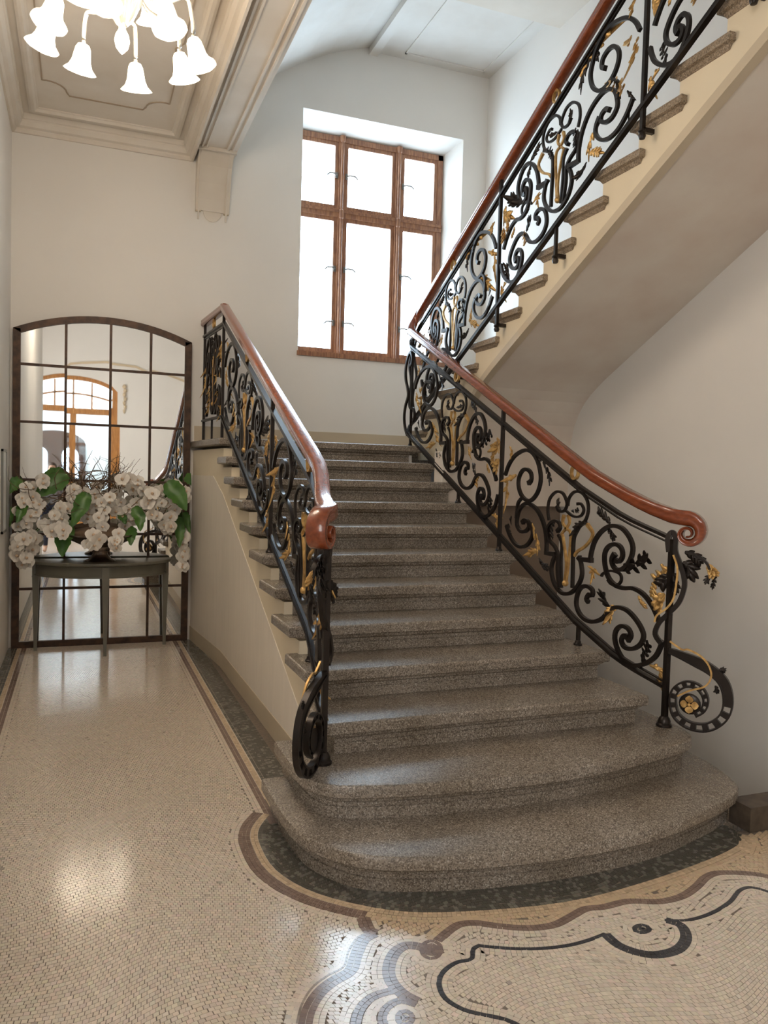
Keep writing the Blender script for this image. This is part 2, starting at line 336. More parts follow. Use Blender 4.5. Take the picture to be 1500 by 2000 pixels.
band(c3([(1380, 360), (1405, 395), (1390, 440)]), .02, OCHRE)
def inside(px, py, poly):
    r = np.zeros(len(px), bool); n = len(poly)
    for i in range(n):
        x1, y1 = poly[i]; x2, y2 = poly[(i + 1) % n]
        c = ((y1 > py) != (y2 > py)) & (px < (x2 - x1) * (py - y1) / (y2 - y1 + 1e-12) + x1); r ^= c
    return r
def dist_open(px, py, line):                     # like dist, but nothing beyond the two ends
    d = np.full(len(px), 9.0); n_ = len(line) - 1
    for i, ((x1, y1), (x2, y2)) in enumerate(zip(line[:-1], line[1:])):
        vx, vy = x2 - x1, y2 - y1; L2 = vx * vx + vy * vy + 1e-12; t = ((px - x1) * vx + (py - y1) * vy) / L2
        tc = np.clip(t, 0, 1); e = np.hypot(px - x1 - tc * vx, py - y1 - tc * vy)
        if i == 0: e = np.where(t < -.02, 9.0, e)
        if i == n_ - 1: e = np.where(t > 1.02, 9.0, e)
        d = np.minimum(d, e)
    return d
def dist(px, py, line):
    d = np.full(len(px), 9.0)
    for (x1, y1), (x2, y2) in zip(line[:-1], line[1:]):
        vx, vy = x2 - x1, y2 - y1; L2 = vx * vx + vy * vy + 1e-12
        t = np.clip(((px - x1) * vx + (py - y1) * vy) / L2, 0, 1); d = np.minimum(d, np.hypot(px - x1 - t * vx, py - y1 - t * vy))
    return d
quads = []; cols = []; zt = []
D = .018
OC = np.zeros((1300, 1400), bool)                # coarse map of where banded stones already lie
def mark(qq):
    c_ = qq.mean(1); r_ = np.linspace(-.0065, .0065, 5)
    for dx in r_:
        for dy in r_:
            a = ((c_[:, 0] + dx + 2.2) / .004).astype(int); b__ = ((c_[:, 1] + dy + 2.5) / .0055).astype(int); o_ = (a >= 0) & (a < 1300) & (b__ >= 0) & (b__ < 1400); OC[a[o_], b__[o_]] = True
def occupied(x, y):
    a = np.clip(((x + 2.2) / .004).astype(int), 0, 1299); b__ = np.clip(((y + 2.5) / .0055).astype(int), 0, 1399); return OC[a, b__]
wav = BANDS[[i for i, bb in enumerate(BANDS) if bb[1] == .036][0]][0]
def classify(cx, cy):
    n_ = len(cx); base = np.tile(np.array(CREAM), (n_, 1)); ind = inside(cx, cy, de + [(1.85, 1.2), (-.165, 1.2)]); base[ind] = DARKC
    zone = inside(cx, cy, list(de[8:]) + [(2.6, .03)] + [tuple(p) for p in reversed(wav)] + c2([(760, 800)])) & ~ind; base[zone] = OCHRE
    base *= (1 + rng.normal(0, .045, (n_, 1))) * (1 + rng.normal(0, .02, (n_, 3)))
    odd = rng.random(n_); base[odd > .998] *= .7; base[ind & (odd < .25)] *= 1.9
    return base
def ribbon(line, w, col):
    P = np.array(line); seg = np.hypot(*np.diff(P, axis=0).T); s = np.concatenate([[0], np.cumsum(seg)]); L = s[-1]
    rows = max(1, round(w / D)); rw = w / rows
    qs = []; cl = []
    for r in range(rows):
        n = max(1, int(L / D)); st = np.linspace(0, L, n + 1) + (rng.uniform(-.3, .3) * D if r % 2 else 0)
        mid = (r + .5) * rw - w / 2
        def at(sv):
            sv = np.clip(sv, 0, L); x = np.interp(sv, s, P[:, 0]); y = np.interp(sv, s, P[:, 1]); e = .012
            dx = np.interp(np.clip(sv + e, 0, L), s, P[:, 0]) - np.interp(np.clip(sv - e, 0, L), s, P[:, 0]); dy = np.interp(np.clip(sv + e, 0, L), s, P[:, 1]) - np.interp(np.clip(sv - e, 0, L), s, P[:, 1])
            l = np.hypot(dx, dy) + 1e-9; return x, y, -dy / l, dx / l
        g = .0007; a = at(st[:-1] + g); b_ = at(st[1:] - g); lo, hi = mid - rw / 2 + g, mid + rw / 2 - g
        qq = np.stack([np.stack([a[0] + a[2] * lo, a[1] + a[3] * lo], 1), np.stack([b_[0] + b_[2] * lo, b_[1] + b_[3] * lo], 1), np.stack([b_[0] + b_[2] * hi, b_[1] + b_[3] * hi], 1), np.stack([a[0] + a[2] * hi, a[1] + a[3] * hi], 1)], 1)
        c = np.tile(np.array(col), (n, 1)) * (1 + rng.normal(0, .09, (n, 1)))
        if col == DARKC: m_ = rng.random(n) < .25; c[m_] *= 1.9
        qs.append(qq); cl.append(c)
    return np.concatenate(qs), np.concatenate(cl)
for bi, (ln, w, col) in enumerate(BANDS):
    qq, cc = ribbon(ln, w + 2 * HALO, CREAM); mx_, my_ = qq[:, :, 0].mean(1), qq[:, :, 1].mean(1)
    ok = (mx_ > XL - .01) & (dist(mx_, my_, ln) > w / 2 - .004) & ~((mx_ > -.02) & (my_ > .95)) & ~((mx_ > 1.85) & (my_ > .03)); qq = qq[ok]
    quads.append(qq); cols.append(classify(mx_[ok], my_[ok])); zt.append(np.full(len(qq), .0007 + .00003 * bi / 2))
    qq, cc = ribbon(ln, w, col); ok = (qq[:, :, 0].mean(1) < 2.99) & (qq[:, :, 0].mean(1) > XL - .02)
    qq, cc = qq[ok], cc[ok]; quads.append(qq); cols.append(cc); zt.append(np.full(len(qq), .0013 + .00002 * bi))
for q_ in quads: mark(q_)
ii, jj = np.meshgrid(np.arange(int(-2.1 / D), int(3.1 / D)), np.arange(int(-2.5 / D), int(5.4 / D)))
ii = ii.ravel().astype(float); jj = jj.ravel().astype(float)
ii += (np.mod(jj, 2)) * .5 + rng.uniform(-.05, .05, len(ii))
def warp(u, v):
    x = u * D; y = v * D
    wy = y + .062 * np.sin(2 * np.pi * x / 1.0 + 1.1 * np.sin(2 * np.pi * y / 1.9)) + .006 * np.sin(2 * np.pi * x / .41 + 2.2 + 2 * np.pi * y / 1.3)
    wx = x + .035 * np.sin(2 * np.pi * y / 1.15 + .9 * np.sin(2 * np.pi * x / 1.4)) + .003 * np.sin(2 * np.pi * y / .37)
    return wx, wy
cx, cy = warp(ii, jj)
keep = (cx > XL + .005) & (cx < 2.99) & (cy > -2.3) & (cy < YB) & ~((cx > -.07) & (cy > .95)) & ~((cx > 1.85) & (cy > .02)) & ~inside(cx, cy, [(x * .97 + .027, y + .05) for x, y in STEP1])
keep &= ~occupied(cx, cy)
ii, jj, cx, cy = ii[keep], jj[keep], cx[keep], cy[keep]
hx = .455 + rng.uniform(-.03, .02, len(ii)); hy = .455 + rng.uniform(-.03, .02, len(ii))
q = np.zeros((len(ii), 4, 2))
for k, (sx, sy) in enumerate(((-1, -1), (1, -1), (1, 1), (-1, 1))):
    q[:, k, 0], q[:, k, 1] = warp(ii + sx * hx, jj + sy * hy)
base = classify(cx, cy)
quads.append(q); cols.append(base); zt.append(np.full(len(ii), .0005))
Q = np.concatenate(quads); Cc = np.clip(np.concatenate(cols), .004, .9); Zt = np.concatenate(zt); n = len(Q)
area = .5 * np.sum(Q[:, :, 0] * np.roll(Q[:, :, 1], -1, 1) - np.roll(Q[:, :, 0], -1, 1) * Q[:, :, 1], axis=1)
Q[area < 0] = Q[area < 0][:, ::-1]
cen = Q.mean(1); cam_d = np.stack([cen[:, 0] - CC.x, cen[:, 1] - CC.y, np.full(n, -CC.z)], 1); dep = cam_d @ np.array(FW); sx_ = 750 + CF * (cam_d @ np.array(RT)) / dep; sy_ = 1000 - CF * (cam_d @ np.array(UP)) / dep
near_ = np.where((sx_ > 4) & (sx_ < 1496) & (sy_ < 1996) & (dep > 0) & (Zt < .0006), dep, 99); pick = np.argsort(near_)[:300]; rest = np.ones(n, bool); rest[pick] = False
PQ, PC, PZ = Q[pick], Cc[pick], Zt[pick]; Q, Cc, Zt = Q[rest], Cc[rest], Zt[rest]; n = len(Q)
V = np.zeros((n, 8, 3)); V[:, :4, :2] = Q; V[:, 4:, :2] = Q; V[:, :4, 2] = Zt[:, None]; V[:, 4:, 2] = -.0014
fi = np.array([[0, 1, 2, 3], [4, 5, 1, 0], [5, 6, 2, 1], [6, 7, 3, 2], [7, 4, 0, 3]])
Fi = (np.arange(n)[:, None, None] * 8 + fi[None]).reshape(-1, 4)
me = bpy.data.meshes.new('tesserae'); me.vertices.add(n * 8); me.vertices.foreach_set('co', V.reshape(-1))
me.loops.add(len(Fi) * 4); me.loops.foreach_set('vertex_index', Fi.reshape(-1).astype(np.int32))
me.polygons.add(len(Fi)); me.polygons.foreach_set('loop_start', np.arange(0, len(Fi) * 4, 4, dtype=np.int32))
me.polygons.foreach_set('use_smooth', np.zeros(len(Fi), bool)); me.update(calc_edges=True)
at_ = me.attributes.new('stone_colour', 'FLOAT_COLOR', 'FACE'); at_.data.foreach_set('color', np.repeat(np.concatenate([Cc, np.ones((n, 1))], 1), 5, axis=0).reshape(-1).astype(np.float32))
tm = bpy.data.materials.new('polished_mosaic_stone'); tm.use_nodes = True; nt = tm.node_tree; bs = nt.nodes['Principled BSDF']
an = nt.nodes.new('ShaderNodeAttribute'); an.attribute_name = 'stone_colour'; nt.links.new(an.outputs['Color'], bs.inputs['Base Color'])
bs.inputs['Roughness'].default_value = .26
nz = nt.nodes.new('ShaderNodeTexNoise'); nz.inputs['Scale'].default_value = 2.2; tcn = nt.nodes.new('ShaderNodeTexCoord'); nt.links.new(tcn.outputs['Object'], nz.inputs['Vector'])
mrn = nt.nodes.new('ShaderNodeMapRange'); mrn.inputs[3].default_value = .10; mrn.inputs[4].default_value = .19; nt.links.new(nz.outputs[0], mrn.inputs[0]); nt.links.new(mrn.outputs[0], bs.inputs['Roughness'])
me.materials.append(tm); to = bpy.data.objects.new('tesserae', me); COL.objects.link(to); to.parent = fl; to['kind'] = 'stuff'

for k in range(len(PQ)):                         # the nearest stones, each an object of its own
    m1 = bpy.data.meshes.new('tessera'); c_ = PQ[k].mean(0); m1.from_pydata([(x - c_[0], y - c_[1], PZ[k]) for x, y in PQ[k]] + [(x - c_[0], y - c_[1], -.0014) for x, y in PQ[k]], [], [tuple(f) for f in fi.tolist()])
    a1 = m1.attributes.new('stone_colour', 'FLOAT_COLOR', 'FACE'); a1.data.foreach_set('color', np.tile(np.append(PC[k], 1.0), 5).astype(np.float32)); m1.materials.append(tm)
    o1 = bpy.data.objects.new('tessera', m1); COL.objects.link(o1); o1.location = (c_[0], c_[1], 0); o1.parent = fl
# ================================================================== lower stone flight
NOSE = [(0, .012), (-.004, .004), (-.012, 0), (-.052, 0), (-.058, .006), (-.060, .018), (-.074, .022), (-.082, .034), (-.086, .042), (-.100, .042), (-.102, .050), (-.108, .050), (-.110, .044), (-.159, .044)]
st = thing('stone_staircase', (.92, .9, 0), 'lower flight of speckled grey granite steps rising to the landing', 'staircase')
def slab_rings(front, z0, levels, back=None):
    rings = []
    for dz, d in levels:
        f = offs(front, d); f[0] = (f[0][0], front[0][1]); f[-1] = (f[-1][0], front[-1][1])
        rings.append([(x, y, z0 + dz) for x, y in reversed(f)])
    return list(rings)
for k, foot in ((1, STEP1), (2, STEP2)):
    fr = [tuple(p) for p in catmull(foot, 4)]
    part(MB().layers(slab_rings(fr, H * k, NOSE)).build('step', 'stone', smooth=True, sharp=35), st)
for k in range(3, 12):
    yf = G * (k - 1); yb = yf + G + .08; rings = []
    for dz, d in NOSE:
        ds = d if dz > -.07 else (.12 if k > 3 else .062)
        dr_ = d if dz > -.07 else .05
        rings.append([(W - dr_, yb, H * k + dz), (W - dr_, yf + d, H * k + dz), (ds, yf + d, H * k + dz), (ds, yb, H * k + dz)])
    part(MB().layers(rings).build('step', 'stone'), st)
yl = G * 11; rings = []
for dz, d in NOSE:
    z = H * 12 + dz; ds = d if dz > -.07 else .12
    rings.append([(XR, YB, z), (XR, 4.15, z), (W - ds, 4.15, z), (W - ds, yl + d, z), (ds, yl + d, z), (-.085 + ds, YB, z)])
part(MB().layers(rings).build('landing_slab', 'stone'), st)
def wx(y): return .07 - .02 * min(max((y - 1.5) / 2.36, 0), 1) - .105 * min(max((y - 3.86) / 1.15, 0), 1)
def side(x_of, x2, zlow, name, m, dy=.042):
    pts = [(.60, zlow)]; z = zlow
    pts = []
    for k in range(3, 13):
        y = G * (k - 1) + dy + (.07 if k == 3 else 0); zt_ = H * k - .086
        pts += [(y, max(zlow, H * (k - 1) - .086) if k > 3 else zlow), (y, zt_)]
    pts += [(YB, H * 12 - .086), (YB, zlow)]
    # walk in columns so that the outer face can follow the slightly angled wall line
    mb = MB(); ys = sorted({p[0] for p in pts}); tops = []
    for a, b_ in zip(ys[:-1], ys[1:]):
        k = min(12, int((a - dy) / G + 1.001)); zt_ = H * k - .086
        mb.add([(x_of(a), a, zlow), (x2, a, zlow), (x2, b_, zlow), (x_of(b_), b_, zlow), (x_of(a), a, zt_), (x2, a, zt_), (x2, b_, zt_), (x_of(b_), b_, zt_)],
               [(0, 3, 2, 1), (4, 5, 6, 7), (0, 1, 5, 4), (1, 2, 6, 5), (2, 3, 7, 6), (3, 0, 4, 7)])
    return part(mb.build(name, m), st)
side(wx, .119, 0, 'side_wall', 'cream')
side(lambda y: 1.765, 1.66, -2.2, 'side_wall', 'wall', .07)
pl = MB()
def pz(y): return min(1.60, .135 + (y - .94) * .4475)
yy = [.98, 1.5, 2.2, 3.0, 3.86, 4.21, YB]
for a, b_ in zip(yy[:-1], yy[1:]):
    xa, xb = wx(a) - .004, wx(b_) - .004
    pl.add([(xa, a, .13), (xb, b_, .13), (xb, b_, pz(b_)), (xa, a, pz(a)), (xa + .006, a, pz(a)), (xb + .006, b_, pz(b_))], [(0, 3, 2, 1), (3, 4, 5, 2)])
part(pl.build('side_panel', 'panel'), st)
sk = MB(); yy = [.75, 1.5, 2.6, 3.86, YB]
for a, b_ in zip(yy[:-1], yy[1:]):
    xa, xb = wx(a) - .008, wx(b_) - .008
    sk.add([(xa, a, 0), (xb, b_, 0), (xb, b_, .135), (xa, a, .135), (xa + .012, a, .135), (xb + .012, b_, .135)], [(0, 3, 2, 1), (3, 4, 5, 2)])
part(sk.build('side_skirting', 'beige'), st)
part(MB().box(.16, 1.70, 3.9, YB, .0, 1.75).build('landing_block', 'wall'), st)
# ================================================================== upper flight
u = thing('upper_staircase', (2.4, 3.3, 1.92), 'upper return flight with brown stone treads, cream stringer and plaster soffit', 'staircase')
NST = 17
NOSE2 = [(0, .010), (-.008, 0), (-.046, 0), (-.050, .012), (-.052, .02), (-.075, .035)]
for n in range(1, NST + 1):
    yf = Y21 - G2 * (n - 1); z = Z21 + H2 * (n - 1); rings = []
    for dz, d in NOSE2:
        rings.append([(XR, yf - d, z + dz), (XR, yf - .42 + d, z + dz), (X2 + d, yf - .42 + d, z + dz), (X2 + d, yf - d, z + dz)])
    part(MB().layers([list(reversed(r)) for r in rings]).build('tread', 'stone2'), u)
def zs(y): return 2.45 + (2.863 - y) * .482
YE = Y21 - G2 * NST
low = [(YE, zs(YE)), (2.75, zs(2.75)), (2.86, 2.445), (2.96, 2.385), (3.05, 2.315), (3.13, 2.225), (3.19, 2.12), (3.23, 1.99), (3.25, 1.85)]
lowend = low[-1]
top = []
for n in range(1, NST + 1):
    y = Y21 - G2 * (n - 1) - .035; z = Z21 + H2 * (n - 1) - .075
    top += [(y, z - H2 if n > 1 else 1.90), (y, z)]
top += [(YE, Z21 + H2 * (NST - 1) - .075)]
poly = low + [(lowend[0], 1.80), (Y21 - .035, 1.80)] + top
def body(x0, x1, name, m):
    mb = MB(); n = len(poly); mb.v = [(x0, *p) for p in poly] + [(x1, *p) for p in poly]
    mb.f = [tuple(range(n)), tuple(range(2 * n - 1, n - 1, -1))] + [(i, n + i, n + (i + 1) % n, (i + 1) % n) for i in range(n)]
    return part(mb.build(name, m), u)
body(1.955, XR, 'flight_soffit', 'soffit')
body(1.93, 1.955, 'stringer', 'cream')
es = MB()
for (a, za), (b_, zb) in zip(low[:-1], low[1:]):
    es.add([(1.926, a, za - .012), (1.985, a, za - .012), (1.985, b_, zb - .012), (1.926, b_, zb - .012), (1.926, a, za + .05), (1.926, b_, zb + .05), (1.985, a, za + .01), (1.985, b_, zb + .01)],
           [(0, 1, 2, 3), (0, 3, 5, 4), (1, 6, 7, 2)])
part(es.build('soffit_edge', 'beige'), u)
part(MB().box(1.95, XR, -2.4, YE + .02, 4.56, 4.72).build('upper_landing', 'wall'), u)
# wall under the landing, cellar opening and cellar stair
struct(MB().box(1.768, XR, 3.252, 3.42, 1.41, 1.862).build('wall_under_landing', 'soffit'))
struct(MB().box(1.76, XR, 3.36, 3.42, -2.2, 1.41).build('opening_sheet', 'dim_opening'))  # dark sheet closing the opening; the passage's dimness is put into its colour
ck = MB(); ck.box(1.90, XR, .03, .16, 0, .118)
tag(ck.build('stone_kerb', 'kerb'), 'low dark stone kerb beside the curved bottom step', 'kerb')
cs = MB(); cs.box(1.76, 2.04, .16, 1.0, -2.2, 0)
for i in range(11): cs.box(2.04 if i < 4 else 1.76, XR, .16 + .27 * i, .16 + .27 * (i + 1), -2.4, -.18 * (i + 1))
struct(cs.build('floor_cellar_steps', 'stone2'))
# ================================================================== wrought iron railings
def Xr(y, right):
    t = min(max((1.25 - y) / .6, 0), 1); t = t * t * (3 - 2 * t)
    return X1R + (1.91 - X1R) * t if right else X1L + (-.022 - X1L) * t
def unpl(px, py):                                # pixel -> (Y, t) on the right lower railing
    x = X1R
    for _ in range(4):
        q = on(0, x, px, py); x = Xr(q.y, True)
    return (q.y, q.z - nl(q.y))
c8 = lambda pts: [unpl(880 + x / 5, 860 + y / 5) for x, y in pts]
c6 = lambda pts: [unpl(1050 + x / 3.75, 950 + y / 3.75) for x, y in pts]
YN, YP = .647, 2.275                            # newel and next main post of the traced bay
TB, TT, TH = .02, .845, .97                     # bottom rail, top rail, handrail axis above the nosing line
# bars of one bay: (points, width, gilded)
BARS = [
 (c8([(535, 340), (570, 240), (630, 150), (720, 98), (790, 112), (845, 190), (875, 300), (880, 400), (850, 510), (790, 585), (735, 580), (690, 530), (665, 450), (668, 370), (700, 300), (745, 283), (785, 320), (790, 385), (762, 420)]), .017, 0),
 (c8([(935, 1110), (938, 980), (915, 830), (860, 700), (790, 630), (730, 620), (680, 665), (655, 740), (648, 820), (680, 882), (728, 890), (765, 850), (760, 800), (728, 778), (703, 805)]), .017, 0),
 (c8([(545, 830), (580, 930), (630, 1010), (690, 1042), (750, 1020), (795, 950), (802, 880), (775, 815)]), .016, 0),
 (c8([(700, 560), (662, 610), (650, 690), (648, 760)]), .013, 0),
 (c8([(925, 1100), (1030, 1112)]), .017, 0), (c8([(1030, 1112), (1000, 1180), (985, 1270), (1010, 1390), (1070, 1478), (1130, 1500), (1190, 1480), (1255, 1400), (1285, 1300), (1270, 1180), (1252, 1140)]), .016, 0),
 (c8([(1252, 1145), (1262, 1158), (1383, 1172)]), .017, 0),
 (c8([(1060, 1440), (1045, 1250), (1050, 1120), (1020, 1040), (970, 980), (950, 900), (962, 830), (1005, 790), (1052, 795), (1072, 845), (1045, 890)]), .013, 0),
 (c8([(1085, 1440), (1080, 1200), (1085, 1010), (1055, 920)]), .011, 0),
 (c8([(1190, 1440), (1195, 1250), (1200, 1000), (1222, 900), (1270, 830), (1320, 800)]), .013, 0),
 (c8([(1210, 1130), (1240, 1085), (1310, 1040), (1370, 970), (1388, 900), (1335, 820)]), .012, 1),
 (c8([(1115, 1370), (1130, 1200), (1100, 950), (1087, 912), (1130, 860), (1162, 800), (1150, 730)]), .010, 1),
 (c8([(1130, 1370), (1150, 1200), (1174, 922), (1130, 860), (1096, 800), (1110, 730)]), .010, 1),
 (c8([(962, 780), (950, 680), (970, 570), (1030, 505), (1090, 512), (1125, 570), (1137, 630), (1110, 690), (1060, 690), (1040, 640)]), .012, 0),
 (c8([(1145, 640), (1160, 560), (1210, 505), (1280, 510), (1332, 580), (1346, 680), (1318, 780), (1258, 850), (1215, 920)]), .012, 0),
 (c8([(1130, 690), (1200, 742), (1270, 740), (1302, 680), (1275, 622), (1240, 622)]), .010, 0),
 (c6([(385, 545), (395, 480), (420, 400), (470, 330), (540, 290), (620, 303), (680, 370), (706, 450), (690, 530), (650, 590), (600, 612), (560, 585), (548, 535), (575, 492)]), .017, 0),
 (c6([(890, 990), (868, 930), (835, 865), (780, 790), (710, 747), (640, 745), (570, 720), (520, 660), (495, 570), (495, 490), (525, 440), (580, 423), (622, 455), (630, 512), (605, 550), (575, 540)]), .017, 0),
 (c6([(375, 850), (358, 825), (378, 790), (400, 800), (402, 760), (362, 730), (315, 745), (290, 800), (285, 870), (310, 935), (360, 980), (420, 990), (480, 965), (530, 910), (590, 885), (660, 905), (720, 965), (765, 1040), (780, 1100), (755, 1160), (700, 1190), (645, 1175), (622, 1130), (640, 1092), (672, 1100)]), .017, 0),
 (c6([(915, 1130), (895, 1190), (860, 1250), (790, 1298), (710, 1310), (640, 1270), (592, 1190), (572, 1110), (585, 1050), (625, 1022), (670, 1040), (692, 1090), (665, 1130)]), .017, 0),
 (c6([(470, 660), (480, 640), (540, 618), (610, 640), (620, 690), (590, 722), (545, 715), (520, 680)]), .010, 0),
]
# leaves: (base, middle, tip, width, gilded)
LEAVES = [
 (c8([(795, 810), (845, 960), (870, 1095)]), .055, 1), (c8([(850, 1080), (800, 1090), (750, 1130)]), .05, 1), (c8([(640, 340), (545, 440), (610, 600)]), .065, 1),
 (c8([(575, 60), (600, 110), (590, 175)]), .04, 1), (c8([(820, 150), (850, 200), (835, 270)]), .05, 0), (c8([(900, 210), (955, 300), (990, 440)]), .055, 0),
 (c8([(1075, 700), (1040, 640), (1050, 590)]), .045, 0), (c8([(1180, 690), (1230, 690), (1250, 670)]), .03, 0), (c8([(1010, 790), (970, 850), (975, 960)]), .06, 0), (c8([(1300, 800), (1240, 850), (1210, 930)]), .05, 0),
 (c8([(860, 1150), (900, 1230), (960, 1230)]), .05, 0), (c8([(590, 740), (560, 850), (600, 950)]), .035, 0),
 (c6([(530, 275), (480, 220), (420, 165)]), .06, 0), (c6([(520, 300), (550, 350), (560, 360)]), .05, 0), (c6([(620, 610), (740, 570), (850, 490)]), .085, 0),
 (c6([(900, 570), (915, 650), (780, 690)]), .085, 1), (c6([(850, 700), (840, 760), (830, 820)]), .05, 1), (c6([(930, 790), (900, 840), (880, 900)]), .075, 1),
 (c6([(455, 650), (400, 610), (430, 720)]), .04, 1), (c6([(530, 880), (490, 830), (480, 760)]), .06, 0), (c6([(590, 880), (540, 920), (520, 1020)]), .05, 1),
 (c6([(770, 1290), (800, 1210), (830, 1140)]), .055, 0), (c6([(820, 1310), (900, 1370), (840, 1460)]), .05, 1), (c6([(740, 800), (760, 850), (790, 880)]), .035, 1),
]
BALL = c8([(1120, 1395)])[0]; RINGC = c8([(1215, 300)])[0]
class Run:                                       # a straight stretch of railing: maps (u, t) to the world
    def __init__(s, xf, base, ydn, yup, t0=TB, t1=TT): s.xf, s.base, s.ydn, s.yup, s.t0, s.t1 = xf, base, ydn, yup, t0, t1
    def __call__(s, y, t, off=0.0):
        uu = (y - YN) / (YP - YN); Y = s.ydn + (s.yup - s.ydn) * uu
        return Vector((s.xf(Y) + off, Y, s.base(Y) + s.t0 + (t - TB) * (s.t1 - s.t0) / (TT - TB)))
def leafmesh(P, run, w, seed):                    # acanthus: a spine with paired finger lobes and an end lobe
    a, m_, t_ = [np.array(p) for p in P]; rnd = random.Random(seed); mb = MB(); cm = 2 * m_ - .5 * (a + t_); sg = rnd.choice((-1, 1))
    L = np.linalg.norm(m_ - a) + np.linalg.norm(t_ - m_)
    def sp(s): return (1 - s) ** 2 * a + 2 * s * (1 - s) * cm + s * s * t_
    def lobe(c0, d, ln, wd, x0):
        nn = np.array([-d[1], d[0]]); n = 5; vs = []; vb = []
        for i in range(n + 1):
            q = i / n; ww = wd * .5 * math.sin(math.pi * min(.97, .14 + .86 * q)) ** .7
            for e, lift in ((-1, .35), (0, -.15), (1, .35)):
                p = c0 + d * ln * q + nn * ww * e; x = x0 + sg * (lift * ww + .30 * ln * q * q); vs.append(run(p[0], p[1], x)); vb.append(run(p[0], p[1], x + .004))
        f = [(i * 3 + j, i * 3 + j + 1, (i + 1) * 3 + j + 1, (i + 1) * 3 + j) for i in range(n) for j in range(2)]; k = len(vs)
        mb.add(vs + vb, f + [tuple(reversed([i + k for i in g])) for g in f] + [(i * 3, (i + 1) * 3, (i + 1) * 3 + k, i * 3 + k) for i in range(n)] + [(i * 3 + 2, i * 3 + 2 + k, (i + 1) * 3 + 2 + k, (i + 1) * 3 + 2) for i in range(n)] + [(n * 3, n * 3 + 1, n * 3 + 1 + k, n * 3 + k), (n * 3 + 1, n * 3 + 2, n * 3 + 2 + k, n * 3 + 1 + k)])
    for s0, f in ((.12, .62), (.34, .85), (.56, .9), (.76, .7)):
        c = sp(s0); d = sp(min(1, s0 + .08)) - sp(max(0, s0 - .02)); d = d / (np.linalg.norm(d) + 1e-9)
        for e in (-1, 1):
            an_ = e * math.radians(38 + rnd.uniform(-8, 8)); dd = np.array([d[0] * math.cos(an_) - d[1] * math.sin(an_), d[0] * math.sin(an_) + d[1] * math.cos(an_)])
            lobe(c, dd, w * f * .82, w * .36, 0)
    for s0, ln in ((0, .55), (.45, .62)):
        d = sp(min(1, s0 + .3)) - sp(s0); d = d / (np.linalg.norm(d) + 1e-9); lobe(sp(s0), d, L * ln, w * .42, 0)
    return mb
TOPLEAF = [(c8([(985, 300), (880, 150), (690, 70)]), .10, 1), (c8([(760, 560), (660, 640), (600, 760)]), .07, 1)]
def bay(root, run, upper=False, seed=0, thin=1.0):
    for pts, w, g in BARS:
        cv = catmull(pts, 4); P = [run(p[0], p[1]) for p in cv]; n = len(P); sc = [1.0] * n
        for i in range(min(4, n)): sc[n - 1 - i] = 1.35 - .08 * i
        part(MB().sweep(P, RECT(w * 1.36 * thin, .02 if w > .012 else .014), side=(1, 0, 0), scale=sc).build('gilded_stem' if g else 'scroll', 'gold' if g else 'iron', smooth=True, sharp=40), root)
    for i, (P, w, g) in enumerate(LEAVES + (TOPLEAF if upper else [])):
        part(leafmesh(P, run, w, i + seed).build('gilded_leaf' if g else 'iron_leaf', 'gold' if g else 'iron', smooth=True), root)
    c = run(*BALL); bb = MB(); r = .021
    bb.lathe([(r * math.sin(k * math.pi / 8) + 1e-4, -r * math.cos(k * math.pi / 8)) for k in range(9)], c=c, n=12); part(bb.build('gilded_ball', 'gold', smooth=True), root)
def ring_orn(root, c, r=.036):
    P = [c + Vector((0, r * math.cos(2 * math.pi * k / 20), r * 1.12 * math.sin(2 * math.pi * k / 20))) for k in range(20)]
    part(MB().sweep(P, RECT(.012, .02), side=(1, 0, 0), closed=True).build('gilded_ring', 'gold', smooth=True, sharp=40), root)
def bar(root, name, pts, w, d, m='iron', sidev=(1, 0, 0)): return part(MB().sweep(pts, RECT(w, d), side=sidev).build(name, m), root)
def post(root, x, y, z0, z1, foot=True, w=.024):
    mb = MB().box(x - w / 2, x + w / 2, y - w / 2, y + w / 2, z0, z1); o = part(mb.build('post', 'iron'), root)
    if foot:
        f = MB().lathe([(.027, 0), (.027, .008), (.02, .014), (.018, .024), (.014, .03)], c=(x, y, z0), n=12).build('post_foot', 'iron', smooth=True, sharp=40); f.parent = o
HP = [(-.030, -.034), (-.036, -.028), (-.036, -.012), (-.033, -.004), (-.035, .006), (-.034, .018), (-.024, .029), (-.009, .034), (.009, .034), (.024, .029), (.034, .018), (.035, .006), (.033, -.004), (.036, -.012), (.036, -.028), (.030, -.034)]
ND = (.6, -.8)                                    # the newel ends turn outwards, off the line of the flight
def unnw(px, py):                                # pixel -> (s, z) on the turned plane at the right newel
    d = ray(px, py); nx, ny = .8, .6; k = (nx * (1.91 - CC.x) + ny * (YN - CC.y)) / (nx * d.x + ny * d.y); q = CC + d * k
    return ((q.x - 1.91) * ND[0] + (q.y - YN) * ND[1], q.z)
n6 = lambda pts: [unnw(1050 + x / 3.75, 950 + y / 3.75) for x, y in pts]
class Newel:
    def __init__(s, right): s.x = Xr(YN, right); s.g = 1 if right else -1; s.n = Vector((.8, .6 * s.g, 0))
    def __call__(s, a, z, off=0.0): return Vector((s.x + s.g * ND[0] * a, YN + ND[1] * a, z)) + s.n * off
SC, ZC = unnw(1345, 1042)
